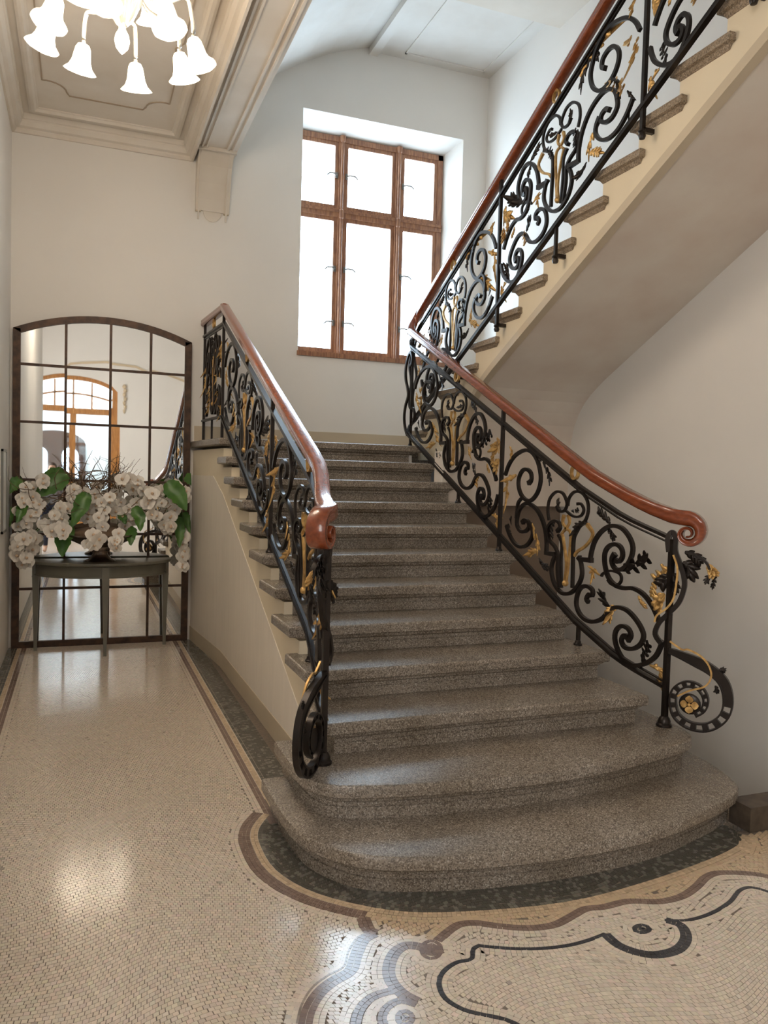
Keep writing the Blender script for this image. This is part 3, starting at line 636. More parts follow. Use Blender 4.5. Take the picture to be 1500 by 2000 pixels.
def lower_rail(root, right, yend):
    X = lambda y: Xr(y, right); nw = Newel(right)
    ys = [yend - (yend - 1.05) * i / 24 for i in range(25)]
    hand = [Vector((X(y), y, nl(y) + TH)) for y in ys]; sc = [(1.0, 1.0)] * 25; sd = [Vector((1, 0, 0))] * 25
    for i, (y, z, k) in enumerate(((.95, 1.563, 1.02), (.86, 1.524, 1.06), (.78, 1.495, 1.1), (.71, 1.477, 1.14))): hand.append(Vector((X(y), y, z))); sc.append((k, k)); sd.append((Vector((1, 0, 0)) * (1 - i / 5) + nw.n * (i / 5)).normalized())
    for a, z, k in ((.0, ZC + .088, 1.16), (SC * .5, ZC + .083, 1.2)): hand.append(nw(a, z)); sc.append((k, k)); sd.append(nw.n)
    for k in range(0, 46):
        th = math.pi / 2 + k * .215; r = .080 * math.exp(-.036 * k)
        hand.append(nw(SC - r * math.cos(th), ZC + r * math.sin(th))); sc.append((1.2 + .006 * k, max(.16, 1.2 * math.exp(-.052 * k)))); sd.append(nw.n)
    part(MB().sweep(hand, HP, side=lambda i: sd[i], scale=sc).build('handrail', 'handrail', smooth=True, sharp=50), root)
    yb_ = [yend - (yend - 1.0) * i / 10 for i in range(11)] + [.92, .85, .78, .72, .665]
    def tb(y): return TB if y > .95 else TB + .055 * ((.95 - y) / .3) ** 1.6
    bar(root, 'bottom_rail', [(X(y), y, nl(y) + tb(y)) for y in yb_], .018, .034)
    bar(root, 'bottom_rail', [(X(y), y, nl(y) + tb(y) + .028) for y in yb_], .008, .018)
    def tt(y): return TT if y > .95 else TT + .04 * ((.95 - y) / .3) ** 1.5
    bar(root, 'top_rail', [(X(y), y, nl(y) + tt(y)) for y in yb_], .018, .032)
    bar(root, 'top_rail', [(X(y), y, nl(y) + tt(y) - .028) for y in yb_], .007, .016)
    run = Run(X, nl, YN, YP); bay(root, run, seed=1)
    ring_orn(root, Vector((X(RINGC[0]), RINGC[0], nl(RINGC[0]) + .905)))
    post(root, X(YP), YP, H * 7, nl(YP) + TH - .03); post(root, X(1.27), 1.27, H * 4, nl(1.27) + TB, w=.02); post(root, X(2.96), 2.96, H * 9, nl(2.96) + TB, w=.02)
    # newel
    xn = X(YN); post(root, xn, YN, H * 2, 1.34, w=.027)
    nb = MB().lathe([(.042, 0), (.042, .012), (.034, .02), (.034, .03), (.028, .045), (.02, .055)], c=(xn, YN, H * 2), n=16).build('newel_base', 'iron', smooth=True, sharp=40); part(nb, root)
    run0 = nw
    NB = [(n6([(962, 480), (955, 380), (985, 335), (1010, 370), (1010, 470), (1040, 560), (1070, 650), (1075, 740), (1035, 850), (960, 930), (890, 1000), (862, 1080), (905, 1150)]), .026, 0),
          (n6([(1000, 500), (1030, 600), (1020, 720), (1000, 820), (950, 890), (880, 940), (862, 990)]), .010, 1),
          (n6([(1080, 480), (1140, 495), (1200, 525), (1245, 570), (1262, 610)]), .013, 0),
          (n6([(975, 1130), (1060, 1190), (1110, 1192), (1200, 1240), (1260, 1310), (1276, 1390), (1230, 1460), (1120, 1490), (1030, 1530)]), .009, 1)]
    for pts, w, g in NB:
        P = [run0(p[0], p[1], -.018 if g else 0) for p in catmull(pts, 5)]
        part(MB().sweep(P, RECT(w, .022 if not g else .009), side=nw.n).build('gilded_stem' if g else 'newel_scroll', 'gold' if g else 'iron', smooth=True, sharp=40), root)
    for i, (P, w, g) in enumerate([(n6([(1060, 560), (1110, 600), (1100, 690)]), .09, 0), (n6([(1080, 480), (1150, 520), (1190, 560)]), .07, 0), (n6([(1245, 570), (1270, 610), (1300, 660)]), .06, 1), (n6([(1290, 640), (1250, 670), (1240, 715)]), .035, 0), (n6([(1300, 640), (1290, 700), (1275, 750)]), .03, 0), (n6([(1020, 650), (950, 680), (880, 740)]), .09, 0), (n6([(960, 620), (1000, 700), (1010, 780)]), .06, 0), (n6([(1300, 1460), (1310, 1490), (1300, 1510)]), .03, 0), (n6([(1330, 1350), (1350, 1345), (1360, 1355)]), .03, 0)]):
        part(leafmesh(P, run0, w, 40 + i).build('gilded_leaf' if g else 'iron_leaf', 'gold' if g else 'iron', smooth=True), root)
    # perforated volute at the foot of the newel: two edge bands with webs between
    ctr = catmull(n6([(960, 1200), (1100, 1262), (1255, 1345), (1360, 1450), (1395, 1590), (1360, 1710), (1250, 1780), (1120, 1770), (1020, 1700), (990, 1600), (1010, 1510), (1090, 1465), (1180, 1490), (1230, 1570), (1215, 1650), (1150, 1690)]), 6)
    ctr = [(p[0], p[1] + .013 * min(1, i / 20)) for i, p in enumerate(ctr)]            # clear of the tread
    wid = [max(.011, .026 - .00018 * i) * min(1, .35 + i / 14) for i in range(len(ctr))]
    C3 = [run0(p[0], p[1]) for p in ctr]; e1, e2 = [], []
    for i, p in enumerate(C3):
        a = C3[max(i - 1, 0)]; c = C3[min(i + 1, len(C3) - 1)]; t = (c - a).normalized(); nrm = nw.n.cross(t); e1.append(p + nrm * wid[i]); e2.append(p - nrm * wid[i])
    for e in (e1, e2): part(MB().sweep(e, RECT(.009, .028), side=nw.n).build('volute_band', 'iron', smooth=True, sharp=40), root)
    i = 0; N3 = len(C3)
    while i < N3 - 1:
        j = 26 if i == 0 else min(N3 - 1, i + 2)
        part(MB().sweep(C3[i:j + 1], RECT(.052, .020), side=nw.n, scale=[(1, wid[q] / .026) for q in range(i, j + 1)]).build('volute_web', 'iron'), root); i = j + 2
    rc_ = run0(*n6([(1115, 1610)])[0]) + Vector((0, 0, .013)); fr3 = Matrix.Translation(rc_) @ Matrix((-nw.n, Vector((0, 0, 1)).cross(-nw.n), Vector((0, 0, 1)))).transposed().to_4x4()   # local x faces the viewer
    part(MB().lathe([(.056, 0), (.056, .006), (.048, .012), (.02, .012), (.001, .012)], n=20).xf(fr3 @ Matrix.Rotation(math.pi / 2, 4, 'Y')).build('rosette_plate', 'iron', smooth=True, sharp=40), root)
    for q in range(4):
        vs = []
        for k in range(9):
            w = .021 * math.sin(k * math.pi / 8) ** .8; yv = .008 + .040 * k / 8; x = .018 + .003 * math.sin(k * math.pi / 8); vs += [(x + .003, yv, -w), (x, yv, 0), (x, yv, w)]
        fs = [(i * 3 + j, i * 3 + j + 1, (i + 1) * 3 + j + 1, (i + 1) * 3 + j) for i in range(8) for j in range(2)]
        part(MB().add(vs, fs).xf(fr3 @ Matrix.Rotation(q * math.pi / 2, 4, 'X')).build('rosette_petal', 'gold', smooth=True), root)
    part(MB().lathe([(.010 * math.sin(k * math.pi / 6) + 1e-4, -.010 * math.cos(k * math.pi / 6)) for k in range(7)], c=fr3 @ Vector((.028, 0, 0)), n=10).build('rosette_bead', 'gold', smooth=True), root)
# ---- right railing: lower flight, tight turn, upper flight
rr = thing('stair_railing', (1.91, YN, .32), 'long black iron railing with gilded leaves on the right, turning up the upper flight', 'railing')
YT = 4.03
lower_rail(rr, True, YT)
bay(rr, Run(lambda y: Xr(y, True), nl, YP, YT - .06), seed=5)
rr_c = YP + (RINGC[0] - YN) / (YP - YN) * (YT - YP); ring_orn(rr, Vector((X1R, rr_c, nl(rr_c) + .905)))
B2, T2, H2T = -.05, .775, .92
def turn(t1, t2, n=10):
    za, zb = nl(YT) + t1, n2(YT) + t2; r = (X2R - X1R) / 2; xc = (X1R + X2R) / 2; out = []
    for k in range(n + 1):
        a = math.pi * k / n; out.append((xc - r * math.cos(a), YT + r * math.sin(a) * 1.3, za + (zb - za) * (k / n)))
    return out
YU = -.75
ysu = [YT - (YT - YU) * i / 40 for i in range(1, 41)]
tn = turn(TH, H2T)
part(MB().sweep(tn + [(X2R, y, n2(y) + H2T) for y in ysu], HP).build('handrail', 'handrail', smooth=True, sharp=50), rr)
for nm, ta, tb_, w, d in (('top_rail', TT, T2, .018, .032), ('top_rail', TT - .028, T2 - .028, .007, .016), ('bottom_rail', TB, B2, .018, .034), ('bottom_rail', TB + .028, B2 + .028, .008, .018)):
    part(MB().sweep(turn(ta, tb_) + [(X2R, y, n2(y) + tb_) for y in ysu], RECT(w, d)).build(nm, 'iron'), rr)
for ydn, yup, sd in ((YT - .05, 2.566, 11), (2.566, .966, 12), (.966, -.634, 13)):
    bay(rr, Run(lambda y: X2R, n2, ydn, yup, B2, T2), True, seed=sd)
    yc = ydn + (yup - ydn) * (RINGC[0] - YN) / (YP - YN); ring_orn(rr, Vector((X2R, yc, n2(yc) + (T2 + H2T) / 2 - .01)))
for y, w in ((2.566, .024), (.966, .024), (-.634, .024), (1.80, .02), (3.2, .02), (.2, .02)):
    k = math.floor((Y21 - y) / G2); zt_ = Z21 + H2 * k                      # tread beside the post
    zb = zt_ - .12; o = part(MB().box(X2R - w / 2, X2R + w / 2, y - w / 2, y + w / 2, zb, n2(y) + (H2T - .03 if w > .022 else B2)).build('post', 'iron'), rr)
    kn = MB().lathe([(.001, -.03), (.016, -.028), (.022, -.012), (.017, .004), (.024, .012), (.020, .022)], n=12).xf(Matrix.Translation((X2R, y, zb)))
    kn.box(X2R, 1.95, y - .012, y + .012, zb + .008, zb + .034)
    k_ = kn.build('post_bracket', 'iron', smooth=True, sharp=40); k_.parent = o
for x, za, zb, ph in ((X1R, nl(YT) + TB, nl(YT) + TT, 0), ((X1R + X2R) / 2, nl(YT) + TB + .08, n2(YT) + T2 - .08, 1), (X2R, n2(YT) + B2, n2(YT) + T2, 0)):
    hh = zb - za; c_ = [(.01, 0), (.075, .10), (.10, .22), (.075, .34), (.02, .44), (.035, .53), (.085, .64), (.095, .76), (.05, .88), (-.01, .93), (-.05, .88), (-.045, .80), (-.01, .78)]
    if ph: c_ = [(-.02, .06), (-.05, .12), (-.02, .20), (.06, .22), (.09, .34), (.05, .46), (.06, .56), (.10, .68), (.075, .82), (.02, .97)]
    part(MB().sweep([(x, YT + .02 + p[0], za + hh * p[1]) for p in catmull(c_, 5)], RECT(.022, .02), side=(1, 0, 0)).build('scroll', 'iron', smooth=True, sharp=40), rr)
post(rr, X1R + .04, YT + .05, 1.92, nl(YT) + TH + .05, w=.02)
# ---- left railing: lower flight and level return to the back wall
lr = thing('stair_railing', (-.022, YN, .32), 'shorter black iron railing with gilded leaves on the left, ending at the back wall', 'railing')
YC = 4.22
lower_rail(lr, False, YC)
bay(lr, Run(lambda y: Xr(y, False), nl, YP, YC - .03), seed=21)
rl_c = YP + (RINGC[0] - YN) / (YP - YN) * (YC - YP); ring_orn(lr, Vector((X1L, rl_c, nl(rl_c) + .905)))
zl = nl(YC); XE = .03
xl = lambda y: X1L + (XE - X1L) * (y - YC) / (YB - YC)
flat = lambda y: zl - .02
part(MB().sweep([(xl(y), y, zl + TH) for y in (YC - .02, YC + .2, YC + .5, YB - .01)], HP, side=(1, 0, 0)).build('handrail', 'handrail', smooth=True, sharp=50), lr)
for nm, t, w, d in (('top_rail', TT, .018, .032), ('top_rail', TT - .028, .007, .016), ('bottom_rail', TB + .02, .018, .034)):
    bar(lr, nm, [(xl(YC), YC, zl + t - .01), (xl(YB), YB - .01, zl + t - .01)], w, d)
bay(lr, Run(xl, flat, YC + .03, YB - .06), seed=31, thin=.8); ring_orn(lr, Vector((xl(4.6), 4.6, zl + .895)))
for y, w in ((YC, .024), (YB - .04, .024), (4.62, .018)): post(lr, xl(y), y, 1.92, zl + (TH - .03 if w > .02 else TB), w=w, foot=False)
# ================================================================== tall stair window
wn = empty('window_1', ((FX0 + FX1) / 2, FY, FZ0)); struct(wn); tag(wn, 'tall brown wooden window with six frosted panes above the landing', 'window')
def wb(name, x0, x1, y0, y1, z0, z1, m='window_wood', p=None):
    o = MB().box(x0, x1, y0, y1, z0, z1).build(name, m)
    if p: o.parent = p; o.matrix_parent_inverse = p.matrix_world.inverted()
    else: part(o, wn)
    return o
fw = .055
wb('window_frame', FX0, FX0 + fw, FY, FY + .09, FZ0, FZ1); wb('window_frame', FX1 - fw, FX1, FY, FY + .09, FZ0, FZ1)
wb('window_frame', FX0, FX1, FY, FY + .09, FZ1 - fw, FZ1); wb('window_frame', FX0, FX1, FY, FY + .09, FZ0, FZ0 + fw)
MX = (1.462, 2.105); TZ = 4.385
for x in MX:
    wb('mullion', x - .032, x + .032, FY - .012, FY + .09, FZ0, FZ1)
    part(MB().lathe([(.017, FZ0 + .03), (.017, TZ - .06), (.026, TZ - .05), (.026, TZ + .03), (.017, TZ + .04), (.017, FZ1 - .06), (.028, FZ1 - .05), (.034, FZ1)], c=(x, FY - .014, 0), n=10).build('mullion_bead', 'window_wood', smooth=True, sharp=40), wn)
wb('transom', FX0, FX1, FY - .008, FY + .09, TZ - .042, TZ + .042)
wb('transom_moulding', FX0, FX1, FY - .022, FY, TZ + .005, TZ + .028)
cols_ = [(FX0 + fw, MX[0] - .032), (MX[0] + .032, MX[1] - .032), (MX[1] + .032, FX1 - fw)]
for ci, (a, b_) in enumerate(cols_):
    for z0, z1 in ((FZ0 + fw, TZ - .042), (TZ + .042, FZ1 - fw)):
        sw = .04
        sa = MB(); sa.box(a, a + sw, FY + .01, FY + .06, z0, z1); sa.box(b_ - sw, b_, FY + .01, FY + .06, z0, z1); sa.box(a + sw, b_ - sw, FY + .01, FY + .06, z0, z0 + sw); sa.box(a + sw, b_ - sw, FY + .01, FY + .06, z1 - sw, z1)
        so = part(sa.build('sash', 'window_wood'), wn)
        po = MB().box(a + sw - .005, b_ - sw + .005, FY + .035, FY + .043, z0 + sw - .005, z1 - sw + .005).build('pane', 'daylight'); po.parent = so
        for hz in ((.5,) if z0 > TZ else (.38, .78)):
            zz = z1 - (z1 - z0) * hz; sgn = 1; xh = a + .022 if ci else b_ - .022; sgn = 1 if ci else -1
            la = MB(); la.box(xh - .012, xh + .012, FY - .004, FY + .012, zz - .03, zz + .03); la.sweep([(xh, FY - .012, zz), (xh + sgn * .03, FY - .028, zz + .006), (xh + sgn * .085, FY - .034, zz + .002), (xh + sgn * .115, FY - .03, zz - .022)], circ(.0075, 6))
            l_ = la.build('latch', 'steel', smooth=True, sharp=40); l_.parent = so
wb('window_sill', WX0 - .012, WX1 + .012, YB - .02, FY + .09, FZ0 - .045, FZ0 + .0)
# ================================================================== arched mirror leaning on the back wall
MX0, MX1, MZ = -1.632, -.088, 2.855; MYF = YB - .045
mi = thing('arched_mirror', ((MX0 + MX1) / 2, MYF, 0), 'tall arched mirror in a dark iron lattice frame against the back wall', 'mirror')
mc = (MX0 + MX1) / 2; hw = (MX1 - MX0) / 2; rise = .165; RAD = (hw * hw + rise * rise) / (2 * rise)
def atop(x, d=0): return MZ + rise - RAD + math.sqrt(max(0, (RAD - d) ** 2 - (x - mc) ** 2))
fwid = .062
outer = [(MX0, 0), (MX1, 0)] + [(MX1 - (MX1 - MX0) * k / 16, atop(MX1 - (MX1 - MX0) * k / 16)) for k in range(17)]
fr_ = MB(); fr_.box(MX0, MX0 + fwid, MYF, YB - .004, 0, atop(MX0)); fr_.box(MX1 - fwid, MX1, MYF, YB - .004, 0, atop(MX1)); part(fr_.build('side_frame', 'frame'), mi)
part(MB().box(MX0 + fwid, MX1 - fwid, MYF, YB - .004, 0, .058).build('bottom_frame', 'frame'), mi)
ar = [(MX0 + (MX1 - MX0) * k / 20, atop(MX0 + (MX1 - MX0) * k / 20)) for k in range(21)]; ai = [(MX1 - fwid - (MX1 - MX0 - 2 * fwid) * k / 20, atop(MX1 - fwid - (MX1 - MX0 - 2 * fwid) * k / 20, fwid * .95)) for k in range(21)]
am = MB()
for k in range(20):
    a, b_ = ar[k], ar[k + 1]; c, d = ai[20 - k - 1], ai[20 - k]
    am.add([(a[0], MYF, a[1]), (b_[0], MYF, b_[1]), (c[0], MYF, c[1]), (d[0], MYF, d[1]), (a[0], YB - .004, a[1]), (b_[0], YB - .004, b_[1]), (c[0], YB - .004, c[1]), (d[0], YB - .004, d[1])], [(0, 3, 2, 1), (4, 5, 6, 7), (0, 1, 5, 4), (2, 3, 7, 6)])
part(am.build('arch_frame', 'frame'), mi)
vx = [MX0 + fwid] + [-1.198, -.816, -.461] + [MX1 - fwid]; hz = [.058, .535, 1.03, 1.52, 2.035, 2.545]
for x in vx[1:-1]: part(MB().box(x - .011, x + .011, MYF + .004, YB - .02, .05, atop(x, fwid * .9)).build('glazing_bar', 'frame'), mi)
for z in hz[1:]: part(MB().box(vx[0], vx[-1], MYF + .006, YB - .02, z - .011, z + .011).build('glazing_bar', 'frame'), mi)
for i in range(4):
    for j in range(6):
        x0, x1 = vx[i], vx[i + 1]; z0 = hz[j]; rv_ = random.Random(i * 9 + j); m_ = MB()
        if j < 5: pts = [(x0, z0), (x1, z0), (x1, hz[j + 1]), (x0, hz[j + 1])]
        else: pts = [(x0, z0), (x1, z0)] + [(x1 - (x1 - x0) * k / 6, atop(x1 - (x1 - x0) * k / 6, .03)) for k in range(7)]
        cxp = sum(p[0] for p in pts) / len(pts); czp = sum(p[1] for p in pts) / len(pts); ax, az = rv_.uniform(-.0016, .0016), rv_.uniform(-.0016, .0016)
        n = len(pts); yv = [MYF + .02 + (p[0] - cxp) * ax + (p[1] - czp) * az for p in pts]
        m_.add([(p[0], y, p[1]) for p, y in zip(pts, yv)] + [(p[0], y + .006, p[1]) for p, y in zip(pts, yv)], [tuple(range(n)), tuple(range(2 * n - 1, n - 1, -1))] + [(i_, n + i_, n + (i_ + 1) % n, (i_ + 1) % n) for i_ in range(n)])
        part(m_.build('mirror_pane', 'mirror'), mi)
part(MB().box(MX0 + .01, MX1 - .01, YB - .012, YB - .004, .01, MZ).build('backing_board', 'frame'), mi)
# ================================================================== demilune table, urn and orchids
TX, TYB, TZ_ = -.872, 4.905, .815
ta = thing('console_table', (TX, 4.7, 0), 'half round grey green console table with tapered legs in front of the mirror', 'table')
def half(rx, ry, n=24): return [(TX + rx * math.cos(math.pi + math.pi * k / n), TYB + ry * math.sin(math.pi + math.pi * k / n)) for k in range(n + 1)]
part(MB().layers([[(x, y, z) for x, y in half(rx, ry)] for rx, ry, z in ((.600, .455, TZ_ - .03), (.612, .467, TZ_ - .024), (.615, .47, TZ_ - .012), (.612, .467, TZ_ - .003), (.604, .459, TZ_))]).build('table_top', 'table', smooth=True, sharp=40), ta)
part(MB().layers([[(x, y, z) for x, y in half(.57, .425)] for z in (TZ_ - .13, TZ_ - .03)]).build('apron', 'table', smooth=True, sharp=40), ta)
part(MB().layers([[(x, y, z) for x, y in half(.577, .432)] for z in (TZ_ - .135, TZ_ - .122)]).build('apron_bead', 'table', smooth=True, sharp=40), ta)
for x, y in ((TX - .555, TYB - .06), (TX + .555, TYB - .06), (TX + .02, TYB - .425)):
    lg = MB(); lg.layers([[(x - w, y - w, z), (x + w, y - w, z), (x + w, y + w, z), (x - w, y + w, z)] for w, z in ((.013, 0), (.014, .09), (.029, TZ_ - .15), (.029, TZ_ - .035))])
    lo = part(lg.build('leg', 'table'), ta)
    c_ = MB().box(x - .031, x + .031, y - .031, y + .031, TZ_ - .152, TZ_ - .142).build('leg_collar', 'table'); c_.parent = lo
UX, UY = -.895, 4.66
ur = thing('pewter_urn', (UX, UY, TZ_), 'low footed pewter bowl holding the orchids on the console table', 'urn')
part(MB().lathe([(.125, 0), (.13, .006), (.122, .014), (.10, .022), (.075, .045), (.062, .07), (.062, .078), (.075, .083), (.075, .092), (.062, .097), (.066, .115), (.066, .125)], c=(UX, UY, TZ_), n=32).build('urn_foot', 'pewter', smooth=True, sharp=50), ur)
part(MB().lathe([(.066, .125), (.10, .135), (.18, .155), (.25, .19), (.295, .225), (.305, .235), (.305, .243), (.285, .243), (.23, .21), (.10, .17), (.01, .165)], c=(UX, UY, TZ_), n=40).build('urn_bowl', 'pewter', smooth=True, sharp=50), ur)
fa = thing('orchid_arrangement', (UX, UY, TZ_ + .2), 'wide arrangement of white orchids, green leaves and twigs in the bowl', 'flowers')
part(MB().lathe([(.02, .165), (.2, .2), (.27, .235), (.24, .275), (.12, .30), (.01, .305)], c=(UX, UY, TZ_), n=20).build('moss_mound', 'twig', smooth=True), fa)
# blossom prototype: two broad petals, three sepals, a small lip
bl = MB()
def petal(ang, L, w, lift):
    n = 5; vs = []; 
    for i in range(n + 1):
        s = i / n; ww = w * math.sin(math.pi * min(1, .1 + .87 * s)) ** .75
        for q in (-1, 0, 1): vs.append((q * ww, .06 * L + s * L, lift * math.sin(s * 2.4) * L - .12 * abs(q) * ww + (.10 * L * s * s)))
    fs = [(i * 3 + j, i * 3 + j + 1, (i + 1) * 3 + j + 1, (i + 1) * 3 + j) for i in range(n) for j in range(2)]
    c, s_ = math.cos(ang), math.sin(ang); bl.add([(v[0] * c - v[1] * s_, v[0] * s_ + v[1] * c, v[2]) for v in vs], fs)
for a, L, w, l in ((math.radians(78), .062, .040, .22), (math.radians(-78), .062, .040, .22), (0, .056, .026, .12), (math.radians(143), .054, .024, .1), (math.radians(-143), .054, .024, .1)): petal(a, L, w, l)
blm = bl.build('blossom', 'petal', smooth=True); lipm = MB().lathe([(.001, 0), (.010, .006), (.013, .014), (.009, .024), (.001, .028)], n=8).build('blossom_lip', 'lip', smooth=True)
proto_mesh, lip_mesh = blm.data, lipm.data; bpy.data.objects.remove(blm); bpy.data.objects.remove(lipm)
SPR = [[(92, 930), (70, 945), (50, 968), (38, 992)], [(150, 975), (120, 998), (95, 1018), (68, 1040), (42, 1066), (22, 1092)], [(118, 985), (110, 1010), (118, 1040), (100, 1030)], [(192, 955), (188, 985), (176, 1012), (182, 1042), (176, 1052)], [(236, 940), (228, 968), (222, 995), (236, 1022), (230, 1050), (222, 1060)],
       [(262, 948), (270, 975), (255, 1000), (250, 1025)], [(300, 952), (325, 980), (342, 1005), (322, 1028), (330, 1030)], [(345, 945), (372, 962), (382, 978)], [(378, 1035), (376, 1060), (370, 1085), (364, 1108)], [(70, 1058), (62, 1085), (50, 1105)], [(140, 950), (165, 965), (150, 985)], [(205, 975), (200, 1000), (195, 1030)], [(250, 935), (280, 950), (300, 968), (290, 990)], [(60, 965), (75, 985), (55, 1010), (35, 1035), (15, 1060)], [(300, 1000), (312, 1018), (300, 1010)]]
bn = 0
def fpos(px, py, y): q = on(1, y, px, py); return q
for si, sp in enumerate(SPR):
    yv = 4.66 + random.uniform(-.20, .05) if 100 < sp[0][0] < 330 else 4.72 + random.uniform(-.12, .04)
    P = [fpos(x, y, yv) for x, y in sp]; L = sum((a - b_).length for a, b_ in zip(P[:-1], P[1:]))
    cv = [Vector(p) for p in catmull([tuple(p) for p in P], 12)]
    part(MB().sweep([Vector((min(max(p.x, -1.6), -.13), min(p.y + .03, 4.9), p.z - .005)) for p in cv[::3]], circ(.004, 5)).build('flower_stem', 'leaf'), fa)
    n = max(3, int(L / .036))
    for k in range(n):
        p = cv[int(k / max(1, n - 1) * (len(cv) - 1))] + Vector((random.uniform(-.045, .045), random.uniform(-.06, .02), random.uniform(-.03, .03)))
        p.y = min(p.y, 4.88); p.x = min(max(p.x, -1.56), -.17)
        dx_ = p.x - UX
        if abs(dx_) < .385 and TZ_ + .06 < p.z < TZ_ + .30: p.y = min(p.y, UY - math.sqrt(.385 ** 2 - dx_ * dx_))   # hang in front of the bowl
        s = random.uniform(.78, 1.12); o = bpy.data.objects.new('blossom', proto_mesh); COL.objects.link(o); o.parent = fa; o.matrix_parent_inverse = Matrix.Translation(fa.location).inverted()
        d = Vector((random.uniform(-.7, .7), -1, random.uniform(-.35, .45))).normalized(); o.rotation_mode = 'QUATERNION'
        o.rotation_quaternion = d.to_track_quat('Z', 'Y') ; o.location = p; o.scale = (s, s, s)
        l = bpy.data.objects.new('blossom_lip', lip_mesh); COL.objects.link(l); l.parent = o; bn += 1
def clampx(v): return Vector((min(max(v.x, -1.635), -.105), min(v.y, 4.90), v.z))
def big_leaf(pts, w, yv, seed):
    P = [fpos(x, y, yv + dy) for (x, y), dy in zip(pts, (0.06, 0, -.04))]; a, m_, t_ = P; rn = random.Random(seed); n = 12; vs = []
    for i in range(n + 1):
        s = i / n; c = a * ((1 - s) ** 2) + m_ * (2 * s * (1 - s)) + t_ * (s * s); d = ((m_ - a) * (1 - s) + (t_ - m_) * s).normalized(); sd = d.cross(Vector((rn.uniform(-.3, .3), -1, .2))).normalized(); up_ = sd.cross(d)
        ww = w * .40 * (math.sin(math.pi * min(1, .06 + .93 * s ** .8)) ** .8) * (1 + .07 * math.sin(s * 30))
        for q in (-1, -.5, 0, .5, 1): vs.append(clampx(c + sd * ww * q + up_ * (abs(q) * ww * .35 + .006 * math.sin(s * 26) * abs(q))))
    fs = [(i * 5 + j, i * 5 + j + 1, (i + 1) * 5 + j + 1, (i + 1) * 5 + j) for i in range(n) for j in range(4)]
    part(MB().add(vs, fs).build('leaf', 'leaf', smooth=True), fa)
for i, (pts, w, yv) in enumerate([([(128, 922), (105, 940), (70, 970)], .26, 4.68), ([(170, 962), (160, 985), (140, 1030)], .17, 4.50), ([(135, 1015), (120, 1045), (122, 1088)], .20, 4.50), ([(50, 970), (45, 995), (32, 1022)], .12, 4.6), ([(262, 990), (275, 1008), (274, 1038)], .14, 4.5), ([(262, 1030), (252, 1045), (256, 1066)], .12, 4.5), ([(325, 942), (345, 960), (364, 998)], .22, 4.55),
         ([(362, 930), (375, 935), (392, 955)], .14, 4.75), ([(40, 935), (28, 945), (15, 965)], .14, 4.78), ([(350, 1010), (352, 1035), (350, 1070)], .12, 4.7), ([(360, 1000), (368, 1020), (372, 1042)], .10, 4.75), ([(235, 1000), (240, 1010), (246, 1024)], .10, 4.6), ([(20, 990), (16, 1010), (18, 1030)], .10, 4.78)]): big_leaf(pts, w, yv, i)
tw = random.Random(3)
for i in range(64):
    if i < 30: px, py, nx = tw.uniform(135, 235), 955, tw.uniform(-1, 1)
    else: px, py, nx = tw.uniform(60, 340), tw.uniform(955, 1010), tw.uniform(-1.5, 1.5)
    p = fpos(px, py, 4.66 + tw.uniform(-.12, .08)); d = Vector((nx * .4, tw.uniform(-.2, .1), 1 if i < 30 else tw.uniform(-.3, .4))).normalized(); P = [p.copy()]; bend = Vector((tw.uniform(-1, 1), tw.uniform(-.4, .4), tw.uniform(-.6, .6)))
    for k in range(14):
        d = (d + bend * .22 + Vector((tw.uniform(-.3, .3), tw.uniform(-.2, .2), tw.uniform(-.3, .3)))).normalized()
        if k % 4 == 3: bend = Vector((tw.uniform(-1, 1), tw.uniform(-.4, .4), tw.uniform(-.8, .8)))
        q = clampx(P[-1] + d * .026); q.y = min(q.y, 4.88); P.append(q)
    part(MB().sweep(P, circ(.0042, 5), scale=[1 - .05 * k for k in range(len(P))]).build('twig', 'twig', smooth=True), fa)
# framed notice on the left wall, only its edge in view
nb_ = thing('wall_notice', (XL, 4.36, 1.1), 'white framed notice on the left wall beside the flowers', 'notice')
part(MB().box(XL, XL + .012, 4.20, 4.52, 1.10, 1.76).build('notice_board', 'white'), nb_)
for a in ((4.19, 4.21, 1.09, 1.77), (4.51, 4.53, 1.09, 1.77), (4.19, 4.53, 1.09, 1.11), (4.19, 4.53, 1.75, 1.77)): part(MB().box(XL, XL + .018, a[0], a[1], a[2], a[3]).build('notice_frame', 'steel'), nb_)
# ================================================================== glass chandelier in the corridor
HX, HY = -.88, 1.80
ch = thing('glass_chandelier', (HX, HY, CZ - .05), 'lit glass chandelier with bell shades hanging in the corridor', 'chandelier')
part(MB().lathe([(.06, CZ - .05), (.07, CZ - .075), (.05, CZ - .11), (.02, CZ - .13)], c=(HX, HY, 0), n=20).build('canopy', 'clear_glass', smooth=True, sharp=50), ch)
part(MB().lathe([(.012, CZ - .12), (.012, 4.46)], c=(HX, HY, 0), n=10).build('stem', 'clear_glass', smooth=True, sharp=50), ch)
part(MB().lathe([(.02, 4.47), (.07, 4.45), (.10, 4.40), (.06, 4.34), (.055, 4.31), (.10, 4.28), (.115, 4.22), (.095, 4.12), (.06, 4.04), (.035, 4.0), (.02, 3.985)], c=(HX, HY, 0), n=48, flute=16, fd=.05).build('glass_body', 'clear_glass', smooth=True), ch)
part(MB().lathe([(.016, 3.99), (.018, 3.97), (.034, 3.94), (.040, 3.91), (.032, 3.875), (.012, 3.85), (.002, 3.84)], c=(HX, HY, 0), n=20).build('finial', 'bell', smooth=True, sharp=50), ch)
